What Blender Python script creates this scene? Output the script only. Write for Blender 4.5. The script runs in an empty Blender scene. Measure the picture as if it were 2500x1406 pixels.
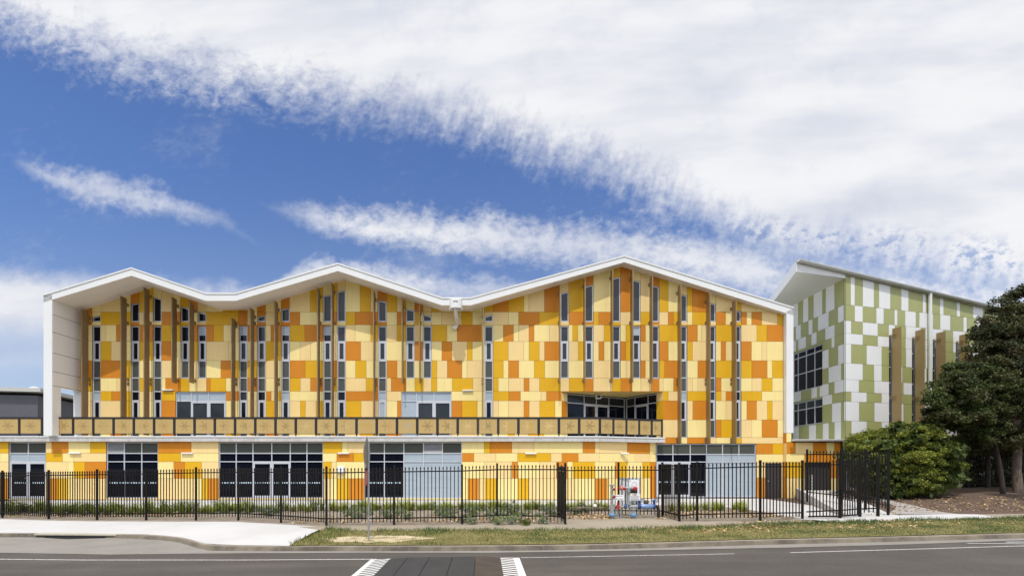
import bpy, bmesh, math, random
from mathutils import Vector, Matrix
R = math.radians
random.seed(7)
scene = bpy.context.scene
col = scene.collection

# ------------------------------------------------------------------ camera
F, CX, CY, D, EYE = 1250.0, 1180.0, 1140.0, 30.1, 1.854      # focal (photo px), principal point, metres to facade, eye height
cam_d = bpy.data.cameras.new("camera")
cam = bpy.data.objects.new("camera", cam_d); col.objects.link(cam)
cam.location = (0, -D, EYE); cam.rotation_euler = (R(90), 0, 0)
cam_d.sensor_width = 36; cam_d.lens = 36 * F / 2500
cam_d.shift_x = (1250 - CX) / 2500; cam_d.shift_y = (CY - 703) / 2500
cam_d.clip_start = 0.1; cam_d.clip_end = 3000
scene.camera = cam

# ------------------------------------------------------------------ node expression helper
class E:
    """wraps a socket (or number) so shader maths can be written as expressions"""
    nt = None
    def __init__(s, v): s.v = v
    @staticmethod
    def op(kind, *a, clamp=False):
        n = E.nt.nodes.new('ShaderNodeMath'); n.operation = kind; n.use_clamp = clamp
        for i, x in enumerate(a):
            x = x.v if isinstance(x, E) else x
            if isinstance(x, (int, float)): n.inputs[i].default_value = x
            else: E.nt.links.new(x, n.inputs[i])
        return E(n.outputs[0])
    def __add__(s, o): return E.op('ADD', s, o)
    __radd__ = __add__
    def __sub__(s, o): return E.op('SUBTRACT', s, o)
    def __rsub__(s, o): return E.op('SUBTRACT', o, s)
    def __mul__(s, o): return E.op('MULTIPLY', s, o)
    __rmul__ = __mul__
    def __truediv__(s, o): return E.op('DIVIDE', s, o)
    def __rtruediv__(s, o): return E.op('DIVIDE', o, s)
    def abs(s): return E.op('ABSOLUTE', s)
    def max(s, o): return E.op('MAXIMUM', s, o)
    def min(s, o): return E.op('MINIMUM', s, o)
def sstep(x, a, b):
    n = E.nt.nodes.new('ShaderNodeMapRange'); n.interpolation_type = 'SMOOTHSTEP'
    E.nt.links.new(x.v, n.inputs[0]); n.inputs[1].default_value = a; n.inputs[2].default_value = b
    return E(n.outputs[0])
def vec(x, y, z=0.0):
    n = E.nt.nodes.new('ShaderNodeCombineXYZ')
    for i, q in enumerate((x, y, z)):
        q = q.v if isinstance(q, E) else q
        if isinstance(q, (int, float)): n.inputs[i].default_value = q
        else: E.nt.links.new(q, n.inputs[i])
    return n.outputs[0]
def noise(v, scale, detail=4, rough=.55, dist=0.0, dim='3D'):
    n = E.nt.nodes.new('ShaderNodeTexNoise'); n.noise_dimensions = dim
    if v is not None: E.nt.links.new(v, n.inputs['Vector'])
    n.inputs['Scale'].default_value = scale; n.inputs['Detail'].default_value = detail
    n.inputs['Roughness'].default_value = rough; n.inputs['Distortion'].default_value = dist
    return E(n.outputs[0])
def ramp(x, pts):
    n = E.nt.nodes.new('ShaderNodeValToRGB'); cr = n.color_ramp
    E.nt.links.new(x.v, n.inputs[0])
    while len(cr.elements) > 1: cr.elements.remove(cr.elements[-1])
    for i, (p, c) in enumerate(pts):
        e = cr.elements[0] if i == 0 else cr.elements.new(p)
        e.position = p
        e.color = (c, c, c, 1) if isinstance(c, (int, float)) else (*c, 1)
    return E(n.outputs[0])
def mixc(f, a, b, blend='MIX'):
    n = E.nt.nodes.new('ShaderNodeMix'); n.data_type = 'RGBA'; n.blend_type = blend; n.clamp_factor = True
    def put(i, q):
        q = q.v if isinstance(q, E) else q
        if isinstance(q, (int, float)): n.inputs[i].default_value = q
        elif isinstance(q, tuple): n.inputs[i].default_value = (*q, 1)
        else: E.nt.links.new(q, n.inputs[i])
    put(0, f); put(6, a); put(7, b)
    return E(n.outputs[2])

# ------------------------------------------------------------------ sky
SUN_EL, SUN_AZ = 64.0, 7.0        # azimuth: degrees left of the facade normal, on the camera's side
w = bpy.data.worlds.new("World"); scene.world = w; w.use_nodes = True
nt = w.node_tree; E.nt = nt
for n in list(nt.nodes): nt.nodes.remove(n)
sky = nt.nodes.new('ShaderNodeTexSky'); sky.sky_type = 'NISHITA'; sky.sun_disc = False
sky.sun_elevation = R(SUN_EL); sky.sun_rotation = R(180 + SUN_AZ)
sky.altitude = 50; sky.air_density = 1.0; sky.dust_density = 0.6; sky.ozone_density = 2.2
tc = nt.nodes.new('ShaderNodeTexCoord')
sep = nt.nodes.new('ShaderNodeSeparateXYZ'); nt.links.new(tc.outputs['Generated'], sep.inputs[0])
dx, dy, dz = E(sep.outputs[0]), E(sep.outputs[1]), E(sep.outputs[2])
ay = dy.abs().max(.10)
U = 1.18 + 1.25 * (dx / ay)
V = 1.14 - 1.25 * (dz / ay)
P = vec(U, V)
big = noise(P, 2.2, 5, .5)
med = noise(vec(U * 1.0 + V * .35, V * 1.0 - U * .35), 9, 6, .62)
fib = noise(vec(U * 26 + V * 3.0, V * 7 - U * 2.0), 1.0, 5, .6)           # short fibres hanging off the bank's edge
fine = noise(vec(U * 30 - V * 12, V * 46 + U * 14), 1.0, 4, .6)
def sm(pts, s=1.406): return [(a / 2500, b / 1000) for a, b in pts]
edge = ramp(U / 2.5, sm([(0, 60), (120, 105), (250, 150), (450, 195), (650, 225), (850, 262), (1050, 292), (1200, 325), (1350, 380), (1500, 430), (1620, 480), (1760, 560), (1900, 640), (2100, 640), (2500, 730)]))
mot = noise(vec(U * 1.0 + V * .3, V * 1.25 - U * .25), 24, 5, .62, .4)
diag = noise(vec(U * 30 + V * 9.0, V * 8 - U * 3.0), 1.0, 5, .6)
lft = sstep(U, .55, 1.15)
fib_amt = (diag - .5) * (lft * .13 + .02)
mot_amt = (mot - .5) * (.17 - lft * .09)
grain = noise(vec(U * 1.0 + V * .4, V * 1.3 - U * .3), 58, 3, .6, .3)
t = edge - V + (med - .5) * .12 + fib_amt + mot_amt + (fine - .5) * .04 + (grain - .5) * (.085 - lft * .04)
m_bank = sstep(t, -.080, .115)
dens = sstep(big * .6 + med * .4, .28, .50) * .20 + .80
bank = m_bank * dens
def streak(cpts, hpts, k=1.0):
    c = ramp(U / 2.5, sm(cpts)); h = ramp(U / 2.5, sm(hpts))
    q = 1.0 - (V - c + (med - .5) * .03).abs() / (h.max(.0015) * 1.55) + (med - .5) * 1.6 + (mot - .5) * .9 + (fine - .5) * .8 + (grain - .5) * .5
    return sstep(q, -.1, 1.25) * k
s1 = streak([(40, 395), (200, 455), (350, 485), (540, 535), (640, 600)], [(40, 12), (110, 30), (240, 36), (400, 30), (540, 17), (620, 9), (660, 4)], .70) * sstep(U, .02, .12) * sstep(U, .66, .36)
s2 = streak([(640, 500), (760, 530), (900, 560), (1100, 572), (1350, 590), (1600, 620), (1850, 660), (2050, 705), (2500, 760)],
            [(620, 1), (720, 24), (850, 34), (1050, 44), (1300, 48), (1550, 58), (1800, 66), (2100, 60), (2500, 60)], .92) * sstep(U, .62, .85)
s3 = streak([(640, 700), (800, 650), (960, 690), (1150, 715), (1300, 690)], [(640, 0), (760, 22), (960, 34), (1150, 38), (1290, 10), (1320, 0)], .70) * sstep(U, .64, .74) * sstep(U, 1.31, 1.22)
low = ramp(U / 2.5, sm([(0, 660), (120, 665), (300, 690), (600, 705), (900, 800), (1200, 900), (2500, 950)]))
m_low = sstep(V - low + (med - .5) * .07 + (fine - .5) * .03, -.03, .06) * sstep(V, .98, .80)
Vn = V + (med - .5) * .06
gap = ramp(Vn, [(0.0, 1.0), (.76, 1.0), (.825, .45), (.86, .38), (.885, .55), (.91, .38), (.95, .22), (1.0, .15)])
m_low = m_low * gap
s4 = sstep(1.0 - ((V - (.47 + (U - 1.6) * .22)).abs()) / .05 + (fine - .5) * 2.2, .3, 1.3) * sstep(U, 1.70, 1.95) * .0
cloud = bank.max(s1).max(s2).max(s3).max(m_low)
wisp = sstep(big + (fine - .5) * .35, .52, .80) * .18
cloud = (cloud + wisp).min(1.0)
# blue rifts low on the right, between bank and streak
rift = sstep(fine * .55 + med * .45, .47, .60) * sstep(U, 1.62, 1.86) * sstep((V - (.585 + (U - 1.9) * .10)).abs(), .085, .0)
cloud = cloud * (1.0 - rift * .75)
shade = sstep(noise(vec(U * 1.0 + V, V * 3.0), 1.8, 4, .55), .35, .68)
ccol = mixc(shade, (.97, .975, 1.0), (.76, .79, .88))
skyc = nt.nodes.new('ShaderNodeMix'); skyc.data_type = 'RGBA'; skyc.blend_type = 'MULTIPLY'; skyc.inputs[0].default_value = 1
nt.links.new(sky.outputs[0], skyc.inputs[6]); tint = mixc(sstep(V, .35, .95), (.72, .86, 1.16), (1.0, .93, 1.0)); nt.links.new(tint.v, skyc.inputs[7])
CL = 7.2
behind = sstep(dy, .10, -.25)                               # unseen cloud behind the camera, added and brightened to lift the facade's shade
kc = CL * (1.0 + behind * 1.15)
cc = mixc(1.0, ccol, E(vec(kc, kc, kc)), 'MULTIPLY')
fill_cloud = sstep(noise(tc.outputs['Generated'], 3.0, 5, .6), .34, .52) * .9 * sstep(dz, .10, .30)
cloud = cloud * (1.0 - behind) + fill_cloud * behind
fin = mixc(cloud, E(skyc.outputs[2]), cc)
bg = nt.nodes.new('ShaderNodeBackground'); bg.inputs[1].default_value = 0.13
# tree line of the far side of the road, seen only in the window reflections
tl = sstep(dz - noise(tc.outputs['Generated'], 14.0, 4, .6) * .16, .02, -.01) * sstep(dy, -.15, -.3)
fin = mixc(tl, fin, (.35, .42, .34))
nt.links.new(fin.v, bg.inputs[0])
wo = nt.nodes.new('ShaderNodeOutputWorld'); nt.links.new(bg.outputs[0], wo.inputs[0])

# ------------------------------------------------------------------ sun
sd = bpy.data.lights.new("sun", 'SUN'); sd.energy = 3.3; sd.angle = R(.55); sd.color = (1, .96, .89)
so = bpy.data.objects.new("sun", sd); col.objects.link(so)
sv = Vector((-math.sin(R(SUN_AZ)) * math.cos(R(SUN_EL)), -math.cos(R(SUN_AZ)) * math.cos(R(SUN_EL)), math.sin(R(SUN_EL))))
so.rotation_euler = sv.to_track_quat('Z', 'Y').to_euler(); so.location = sv * 60
scene.view_settings.view_transform = 'Standard'; scene.view_settings.look = 'None'
scene.view_settings.exposure = 0.0; scene.view_settings.gamma = 1.0
scene.render.engine = 'CYCLES'

# ------------------------------------------------------------------ helpers
def tag(o, label=None, cat=None, group=None, kind=None):
    if label: o['label'] = label
    if cat: o['category'] = cat
    if group: o['group'] = group
    if kind: o['kind'] = kind
    return o
def empty(name, loc=(0, 0, 0), label=None, cat=None, group=None):
    o = bpy.data.objects.new(name, None); o.location = loc; o.empty_display_size = .3
    col.objects.link(o); return tag(o, label, cat, group)
class MB:
    def __init__(s): s.v = []; s.f = []; s.m = []
    def poly(s, pts, m=0):
        b = len(s.v); s.v += [tuple(p) for p in pts]; s.f.append(tuple(range(b, b + len(pts)))); s.m.append(m)
    def box(s, x0, x1, y0, y1, z0, z1, m=0):
        b = len(s.v)
        s.v += [(x0, y0, z0), (x1, y0, z0), (x1, y1, z0), (x0, y1, z0), (x0, y0, z1), (x1, y0, z1), (x1, y1, z1), (x0, y1, z1)]
        for f in ((0, 3, 2, 1), (4, 5, 6, 7), (0, 1, 5, 4), (1, 2, 6, 5), (2, 3, 7, 6), (3, 0, 4, 7)):
            s.f.append(tuple(b + i for i in f)); s.m.append(m)
    def hexa(s, p, m=0):      # eight corners, bottom ring then top ring
        b = len(s.v); s.v += [tuple(q) for q in p]
        for f in ((0, 3, 2, 1), (4, 5, 6, 7), (0, 1, 5, 4), (1, 2, 6, 5), (2, 3, 7, 6), (3, 0, 4, 7)):
            s.f.append(tuple(b + i for i in f)); s.m.append(m)
    def bar(s, a, b_, w, h, m=0, up=(0, 0, 1)):
        a = Vector(a); c = Vector(b_); d = (c - a).normalized(); up = Vector(up)
        if abs(d.dot(up)) > .99: up = Vector((0, 1, 0))
        r = d.cross(up).normalized() * (w / 2); u = r.cross(d).normalized() * (h / 2)
        s.hexa([a - r - u, a + r - u, a + r + u, a - r + u, c - r - u, c + r - u, c + r + u, c - r + u], m)
    def tube(s, pts, r, n=12, m=0, cap=True):
        pts = [Vector(p) for p in pts]; rings = []
        rs = r if isinstance(r, (list, tuple)) else [r] * len(pts)
        for i, p in enumerate(pts):
            d = (pts[min(i + 1, len(pts) - 1)] - pts[max(i - 1, 0)]).normalized()
            up = Vector((0, 0, 1)) if abs(d.z) < .9 else Vector((0, 1, 0))
            x = d.cross(up).normalized(); y = x.cross(d).normalized(); b = len(s.v)
            for k in range(n):
                a = 2 * math.pi * k / n; s.v.append(tuple(p + (x * math.cos(a) + y * math.sin(a)) * rs[i]))
            rings.append(b)
        for i in range(len(rings) - 1):
            for k in range(n):
                k2 = (k + 1) % n
                s.f.append((rings[i] + k, rings[i] + k2, rings[i + 1] + k2, rings[i + 1] + k)); s.m.append(m)
        if cap:
            s.f.append(tuple(rings[0] + k for k in range(n))); s.m.append(m)
            s.f.append(tuple(rings[-1] + k for k in reversed(range(n)))); s.m.append(m)
    def build(s, name, mats, parent=None, smooth=False, bevel=0.0):
        me = bpy.data.meshes.new(name); me.from_pydata(s.v, [], s.f)
        for mm in (mats if isinstance(mats, (list, tuple)) else [mats]): me.materials.append(mm)
        me.polygons.foreach_set('material_index', s.m)
        if smooth: me.polygons.foreach_set('use_smooth', [True] * len(s.f))
        me.update()
        bm = bmesh.new(); bm.from_mesh(me)
        if len(s.f) < 20000: bmesh.ops.recalc_face_normals(bm, faces=bm.faces)
        bm.to_mesh(me); bm.free()
        o = bpy.data.objects.new(name, me); col.objects.link(o)
        if parent:
            o.parent = parent
            if parent.type == 'EMPTY' and parent.parent is None: o.matrix_parent_inverse = Matrix.Translation(-Vector(parent.location))
        if bevel:
            b = o.modifiers.new('bevel', 'BEVEL'); b.width = bevel; b.segments = 2; b.limit_method = 'ANGLE'
        if smooth:
            try: me.set_sharp_from_angle(angle=R(40))
            except Exception: pass
        return o

def mat(name, c, rough=.5, spec=.5, metal=0.0, coat=0.0, var=0.0, vscale=3.0, bump=0.0, bscale=60.0, fn=None):
    m = bpy.data.materials.new(name); m.use_nodes = True; E.nt = m.node_tree
    b = m.node_tree.nodes['Principled BSDF']
    b.inputs['Base Color'].default_value = (*c, 1); b.inputs['Roughness'].default_value = rough
    b.inputs['Specular IOR Level'].default_value = spec; b.inputs['Metallic'].default_value = metal
    b.inputs['Coat Weight'].default_value = coat; b.inputs['Coat Roughness'].default_value = .03
    tcn = m.node_tree.nodes.new('ShaderNodeTexCoord'); oc = tcn.outputs['Object']
    if var:
        n = noise(oc, vscale, 5, .6)
        k = ramp(n, [(0.25, 1 - var), (.75, 1 + var)])
        r = mixc(1.0, c, k, 'MULTIPLY'); m.node_tree.links.new(r.v, b.inputs['Base Color'])
    if bump:
        n = noise(oc, bscale, 4, .6); bn = m.node_tree.nodes.new('ShaderNodeBump')
        bn.inputs['Strength'].default_value = bump; bn.inputs['Distance'].default_value = .02
        m.node_tree.links.new(n.v, bn.inputs['Height']); m.node_tree.links.new(bn.outputs[0], b.inputs['Normal'])
    if name.startswith('panel_') and var:
        sp = m.node_tree.nodes.new('ShaderNodeSeparateXYZ'); m.node_tree.links.new(oc, sp.inputs[0])
        xy = E(sp.outputs[0]) + E(sp.outputs[1]) * .7
        st = noise(vec(xy * 9.0, 0.0, E(sp.outputs[2]) * .55), 1.0, 4, .7)
        r2 = mixc(1.0, r, ramp(st, [(.30, 1.03), (.55, 1.0), (.78, .88)]), 'MULTIPLY'); m.node_tree.links.new(r2.v, b.inputs['Base Color'])
        rr_ = ramp(noise(oc, 1.1, 3, .6), [(.3, .36), (.7, .62)]); m.node_tree.links.new(rr_.v, b.inputs['Roughness'])
    if fn:
        r = fn(m, b, oc)
        if r is not None: m.node_tree.links.new(r.v, b.inputs['Base Color'])
    return m

# ---------- materials
PY = mat('panel_pale_yellow', (.81, .655, .27), .5, .3, var=.035, vscale=.7)
PP = mat('panel_peach', (.78, .575, .25), .5, .3, var=.035, vscale=.7)
PA = mat('panel_amber', (.655, .365, .010), .5, .25, var=.045, vscale=.7)
PO = mat('panel_orange', (.565, .205, .013), .5, .25, var=.045, vscale=.7)
PANELS = [PY, PP, PA, PO]
CI = {'Y': 0, 'P': 1, 'A': 2, 'O': 3, 'G': 0, 'W': 1}
GG = mat('panel_sage_green', (.335, .345, .13), .45, var=.04, vscale=.7)
GW = mat('panel_white', (.72, .72, .70), .45, var=.03, vscale=.7)
JOINT = mat('panel_joint', (.07, .045, .02), .9)
GJOINT = mat('green_panel_joint', (.12, .13, .10), .9)
WHITE = mat('white_paint', (.70, .705, .69), .45, var=.03, vscale=1.2)
CREAM = mat('cream_soffit', (.80, .76, .70), .6, var=.03, vscale=.6)
ALU = mat('aluminium_frame', (.56, .57, .60), .35, metal=.25, var=.03)
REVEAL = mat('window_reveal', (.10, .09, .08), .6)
GDARK = mat('dark_glass', (.004, .005, .010), .02, .32, var=.4, vscale=.4)
GSPAN = mat('spandrel_glass', (.075, .08, .068), .08, .35, var=.12, vscale=.5)
GMID = mat('tinted_glass', (.028, .034, .040), .03, .34, var=.5, vscale=.5)
def blindfn(m, b, oc):
    sp = m.node_tree.nodes.new('ShaderNodeSeparateXYZ'); m.node_tree.links.new(oc, sp.inputs[0])
    n = noise(vec(E(sp.outputs[0]) * .5, E(sp.outputs[1]) * .5, E(sp.outputs[2]) * 5.0), 1.3, 3, .6)
    return ramp(n, [(.3, (.32, .385, .43)), (.7, (.385, .44, .485))])
GBLIND = mat('blind_behind_glass', (.36, .43, .5), .12, .5, coat=.6, fn=blindfn)
LOUVRE = mat('louvre_metal', (.62, .62, .62), .4, metal=.3)
DARKGAP = mat('dark_gap', (.01, .01, .01), .9)
FIN = mat('bronze_fin', (.26, .17, .072), .45, metal=.15, var=.06, vscale=1.5)
FING = mat('tan_fin', (.30, .21, .09), .45, metal=.15, var=.05, vscale=1.5)
def concfn(base, dark, sc=1.2, st=.5):
    def f(m, b, oc):
        n1 = noise(oc, sc, 6, .65); n2 = noise(oc, sc * 14, 4, .6)
        sp = m.node_tree.nodes.new('ShaderNodeSeparateXYZ'); m.node_tree.links.new(oc, sp.inputs[0])
        n3 = noise(vec(E(sp.outputs[0]) * 6, E(sp.outputs[1]) * 6, E(sp.outputs[2]) * .8), 1.0, 4, .7)
        k = n1 * .45 + n2 * .25 + n3 * .3
        return mixc(sstep(k, .38, .66), base, dark)
    return f
CONC = mat('slab_concrete', (.45, .44, .42), .85, bump=.2, fn=concfn((.56, .55, .53), (.36, .355, .33)))
DARKM = mat('charcoal_metal', (.022, .020, .020), .5, metal=.2, var=.1)
BLACKM = mat('black_powdercoat', (.004, .0035, .0035), .5, spec=.25, var=.2)
def perf(m, b, oc):   # perforated star motif, really open holes
    sp = m.node_tree.nodes.new('ShaderNodeSeparateXYZ'); m.node_tree.links.new(oc, sp.inputs[0])
    x, z = E(sp.outputs[0]), E(sp.outputs[2])
    r = E.op('SQRT', x * x + z * z); th = E.op('ARCTAN2', z, x)
    star = .155 + .075 * E.op('COSINE', th * 6.0)
    inside = sstep(star - r, -.002, .002)
    tips = None
    for k in range(6):
        a = math.pi / 6 * 0 + k * math.pi / 3 + .0
        for sg in (-.13, .13):
            px_, pz_ = .27 * math.cos(a + sg), .27 * math.sin(a + sg)
            dd = E.op('SQRT', (x - px_) * (x - px_) + (z - pz_) * (z - pz_))
            q = sstep(dd, .036, .030); tips = q if tips is None else tips.max(q)
    mask = inside.max(tips)
    gx = E.op('FRACT', x / .048 + 50.0) - .5; gz = E.op('FRACT', z / .048 + 50.0) - .5
    hole = sstep(E.op('SQRT', gx * gx + gz * gz), .36, .30) * mask
    nt_ = m.node_tree; mx = nt_.nodes.new('ShaderNodeMixShader'); tr = nt_.nodes.new('ShaderNodeBsdfTransparent')
    nt_.links.new(hole.v, mx.inputs[0]); nt_.links.new(b.outputs[0], mx.inputs[1]); nt_.links.new(tr.outputs[0], mx.inputs[2])
    nt_.links.new(mx.outputs[0], nt_.nodes['Material Output'].inputs[0])
    return mixc(noise(oc, 2.0, 3), (.43, .295, .105), (.48, .335, .125))
PERF = mat('perforated_ochre_panel', (.53, .36, .14), .45, fn=perf)

# ---------- projection
def wx(px, y): return (px - CX) * (D + y) / F
def wz(py, y): return EYE + (CY - py) * (D + y) / F
def at(px, py, y): return Vector((wx(px, y), y, wz(py, y)))

# ---------- 2D convex clipping
def clip(poly, a, b, c):            # keep a*x+b*y<=c
    out = []
    for i in range(len(poly)):
        p, q = poly[i], poly[(i + 1) % len(poly)]
        dp, dq = a * p[0] + b * p[1] - c, a * q[0] + b * q[1] - c
        if dp <= 1e-9: out.append(p)
        if (dp < -1e-9 and dq > 1e-9) or (dp > 1e-9 and dq < -1e-9):
            t_ = dp / (dp - dq); out.append((p[0] + (q[0] - p[0]) * t_, p[1] + (q[1] - p[1]) * t_))
    return out if len(out) > 2 else []
def area(p): return sum(p[i][0] * p[(i + 1) % len(p)][1] - p[(i + 1) % len(p)][0] * p[i][1] for i in range(len(p))) / 2
def minus(poly, hole):              # convex minus convex -> convex pieces
    if area(hole) < 0: hole = hole[::-1]
    xs = [p[0] for p in poly]; hx = [p[0] for p in hole]; ys = [p[1] for p in poly]; hy = [p[1] for p in hole]
    if max(xs) <= min(hx) or min(xs) >= max(hx) or max(ys) <= min(hy) or min(ys) >= max(hy): return [poly]
    out = []; cur = poly
    for i in range(len(hole)):
        p, q = hole[i], hole[(i + 1) % len(hole)]
        ex, ey = q[0] - p[0], q[1] - p[1]
        a, b, c = ey, -ex, ey * p[0] - ex * p[1]     # outside is a*x+b*y > c
        o = clip(cur, -a, -b, -c)
        if o and abs(area(o)) > 1e-5: out.append(o)
        cur = clip(cur, a, b, c)
        if not cur: break
    return out
def rect(s0, s1, z0, z1): return [(s0, z0), (s1, z0), (s1, z1), (s0, z1)]

class Plane:
    """a vertical wall plane between two plan points; s runs along it, off is towards the viewer"""
    def __init__(s, x0, y0, x1, y1):
        s.o = Vector((x0, y0)); s.t = (Vector((x1, y1)) - s.o).normalized(); s.len = (Vector((x1, y1)) - s.o).length
        s.n = Vector((s.t.y, -s.t.x))
    def s(s_, px):
        k = px - CX
        return (k * (D + s_.o.y) - F * s_.o.x) / (F * s_.t.x - k * s_.t.y)
    def z(s_, px, py):
        return EYE + (CY - py) * (D + s_.o.y + s_.t.y * s_.s(px)) / F
    def p(s_, s, z, off=0.0):
        q = s_.o + s_.t * s + s_.n * off
        return (q.x, q.y, z)
def prism(mb, pl, poly, o0, o1, m=0, back=False):
    """extrude a polygon on the plane from offset o0 (front) to o1 (behind)"""
    if area(poly) < 0: poly = poly[::-1]
    mb.poly([pl.p(a, b, o0) for a, b in poly], m)
    for i in range(len(poly)):
        p, q = poly[i], poly[(i + 1) % len(poly)]
        mb.poly([pl.p(q[0], q[1], o0), pl.p(p[0], p[1], o0), pl.p(p[0], p[1], o1), pl.p(q[0], q[1], o1)], m)
    if back: mb.poly([pl.p(a, b, o1) for a, b in reversed(poly)], m)

def parse(txt):
    toks = txt.split(); out = []
    for i, tk in enumerate(toks[:-1]):
        nx = toks[i + 1].rstrip('YPAOGW-')
        out.append((float(tk[:-1]), float(nx), tk[-1]))
    return out
GAP = .007
def cladding(mb, pl, rows, holes, top=None, gap=GAP, th=.03, zpx=None):
    """rows: (z0, z1, 'x0C x1C ... xn') with x in photograph pixels on that plane; top: roof polyline [(s,z)]"""
    for z0, z1, txt in rows:
        for a, b, c in parse(txt):
            if c == '-': continue
            s0, s1 = pl.s(a), pl.s(b)
            pieces = [rect(s0 + gap, s1 - gap, z0 + gap, z1 - gap)]
            if top:
                np_ = []
                for pc in pieces:
                    for i in range(len(top) - 1):
                        (xa, za), (xb, zb) = top[i], top[i + 1]
                        q = clip(clip(pc, -1, 0, -xa), 1, 0, xb)
                        if q:
                            k = (zb - za) / (xb - xa)
                            q = clip(q, -k, 1, za - k * xa)
                            if q: np_.append(q)
                pieces = np_
            for h in holes:
                pieces = [r_ for pc in pieces for r_ in minus(pc, h)]
            for pc in pieces:
                if abs(area(pc)) > 1e-4: prism(mb, pl, pc, 0, -th, CI[c])

def window(pl, outer, panes, parent, label=None, depth=.10, name='window', louvres=()):
    """outer: convex polygon (s,z); panes: list of (polygon, material index)"""
    mb = MB()
    pcs = [outer]
    for pn, _ in panes: pcs = [r_ for pc in pcs for r_ in minus(pc, pn)]
    for lv in louvres: pcs = [r_ for pc in pcs for r_ in minus(pc, lv)]
    for pc in pcs: prism(mb, pl, pc, -.045, -depth, 0)
    if area(outer) < 0: outer = outer[::-1]
    for i in range(len(outer)):
        p, q = outer[i], outer[(i + 1) % len(outer)]
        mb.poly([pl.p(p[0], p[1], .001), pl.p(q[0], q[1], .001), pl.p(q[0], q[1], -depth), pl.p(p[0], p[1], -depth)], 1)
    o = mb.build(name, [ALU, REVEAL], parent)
    if label: o['label'] = label
    g = MB()
    for pn, k in panes: g.poly([pl.p(a, b, -depth + .02) for a, b in pn], k)
    g.build('pane', [GDARK, GSPAN, GMID, GBLIND], o)
    for lv in louvres:
        l = MB(); s0 = min(a for a, b in lv); s1 = max(a for a, b in lv); z0 = min(b for a, b in lv); z1 = max(b for a, b in lv)
        l.poly([pl.p(a, b, -depth + .01) for a, b in rect(s0, s1, z0, z1)], 1)
        k = 8; h = (z1 - z0) / k
        for i in range(k):
            zz = z0 + h * (i + .1)
            l.poly([pl.p(s0, zz, -.05), pl.p(s1, zz, -.05), pl.p(s1, zz + h * .55, -.085), pl.p(s0, zz + h * .55, -.085)], 0)
        l.build('louvre', [LOUVRE, DARKGAP], o)
    return o

# ==================================================================== MAIN BUILDING
bld = empty('school_building', (0, 0, 0), 'long yellow and orange panelled building with zigzag white roof and terrace', 'building')
ML = Plane(0, 0, 1, 0)                 # main facade, y = 0
ML.s  # noqa
def yf(x): return -2.05 + 1.75 * (x + 23.63) / 41.26       # plan line of the roof's front edge
def front(px, py):
    x = (px - CX) * 28.5 / F
    for _ in range(12): x = (px - CX) * (D + yf(x)) / F
    return (x, wz(py, yf(x)))
bot = [front(*p) for p in [(127, 731.5), (321, 673), (502, 734.3), (575.5, 734.3), (825, 661.5), (1078, 745), (1149.6, 745), (1524.4, 640), (1920, 764.8)]]
topl = [front(*p) for p in [(127, 715), (321, 655.5), (503, 717.5), (575, 717.5), (825, 644.5), (1080, 728.5), (1148, 728.5), (1524.4, 626), (1920, 747)]]
XL, XR = bot[0][0], bot[-1][0]         # inner faces of the end frames
XLo, XRo = XL - .45, XR + .42
zl_o = topl[0][1] - .14; zr_o = topl[-1][1] - .12
BACK = 12.0
def soffit_z(x):
    for (xa, za), (xb, zb) in zip(bot, bot[1:]):
        if xa <= x <= xb: return za + (zb - za) * (x - xa) / (xb - xa)
    return bot[0][1] if x < bot[0][0] else bot[-1][1]
# roof (fascia, soffit, upper skin) in one mesh; separate cap strip on top
rf = MB()
tp = [(XLo, zl_o)] + topl + [(XRo, zr_o)]
bt = [(XLo, bot[0][1] - .16)] + bot + [(XRo, bot[-1][1] - .12)]
for i in range(len(tp) - 1):
    (xa, ta), (xb, tb) = tp[i], tp[i + 1]; (xc, ba), (xd, bb) = bt[i], bt[i + 1]
    rf.poly([(xc, yf(xc), ba), (xd, yf(xd), bb), (xb, yf(xb), tb), (xa, yf(xa), ta)], 0)
    rf.poly([(xa, yf(xa), ta), (xb, yf(xb), tb), (xb, BACK, tb), (xa, BACK, ta)], 0)
    rf.poly([(xc, yf(xc), ba), (xc, BACK, ba), (xd, BACK, bb), (xd, yf(xd), bb)], 1)
    rf.poly([(xc, BACK, ba), (xa, BACK, ta), (xb, BACK, tb), (xd, BACK, bb)], 0)
rf.poly([(XLo, yf(XLo), bt[0][1]), (XLo, yf(XLo), zl_o), (XLo, BACK, zl_o), (XLo, BACK, bt[0][1])], 0)
rf.poly([(XRo, yf(XRo), bt[-1][1]), (XRo, yf(XRo), zr_o), (XRo, BACK, zr_o), (XRo, BACK, bt[-1][1])], 0)
roof = rf.build('roof', [WHITE, CREAM], bld)
cp = MB()
for i in range(len(tp) - 1):
    (xa, ta), (xb, tb) = tp[i], tp[i + 1]; e = .035; h = .075
    ya, yb = yf(xa) - e, yf(xb) - e
    cp.hexa([(xa, ya, ta - .02), (xb, yb, tb - .02), (xb, yb + .3, tb - .02 + .004), (xa, ya + .3, ta - .02 + .004),
             (xa, ya, ta + h - .02), (xb, yb, tb + h - .02), (xb, yb + .3, tb + h - .02), (xa, ya + .3, ta + h - .02)], 0)
cp.build('roof_capping', [WHITE], roof)
# end frames
fr = MB()
ZT = 3.58                              # terrace level
zo = 6.315                             # head of the opening in the left end wall
yA, yB = yf(XL), yf(XLo)
def slab_wall(mb, x0, x1, y0, y1, z0, z1, m=0): mb.box(x0, x1, y0, y1, z0, z1, m)
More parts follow.
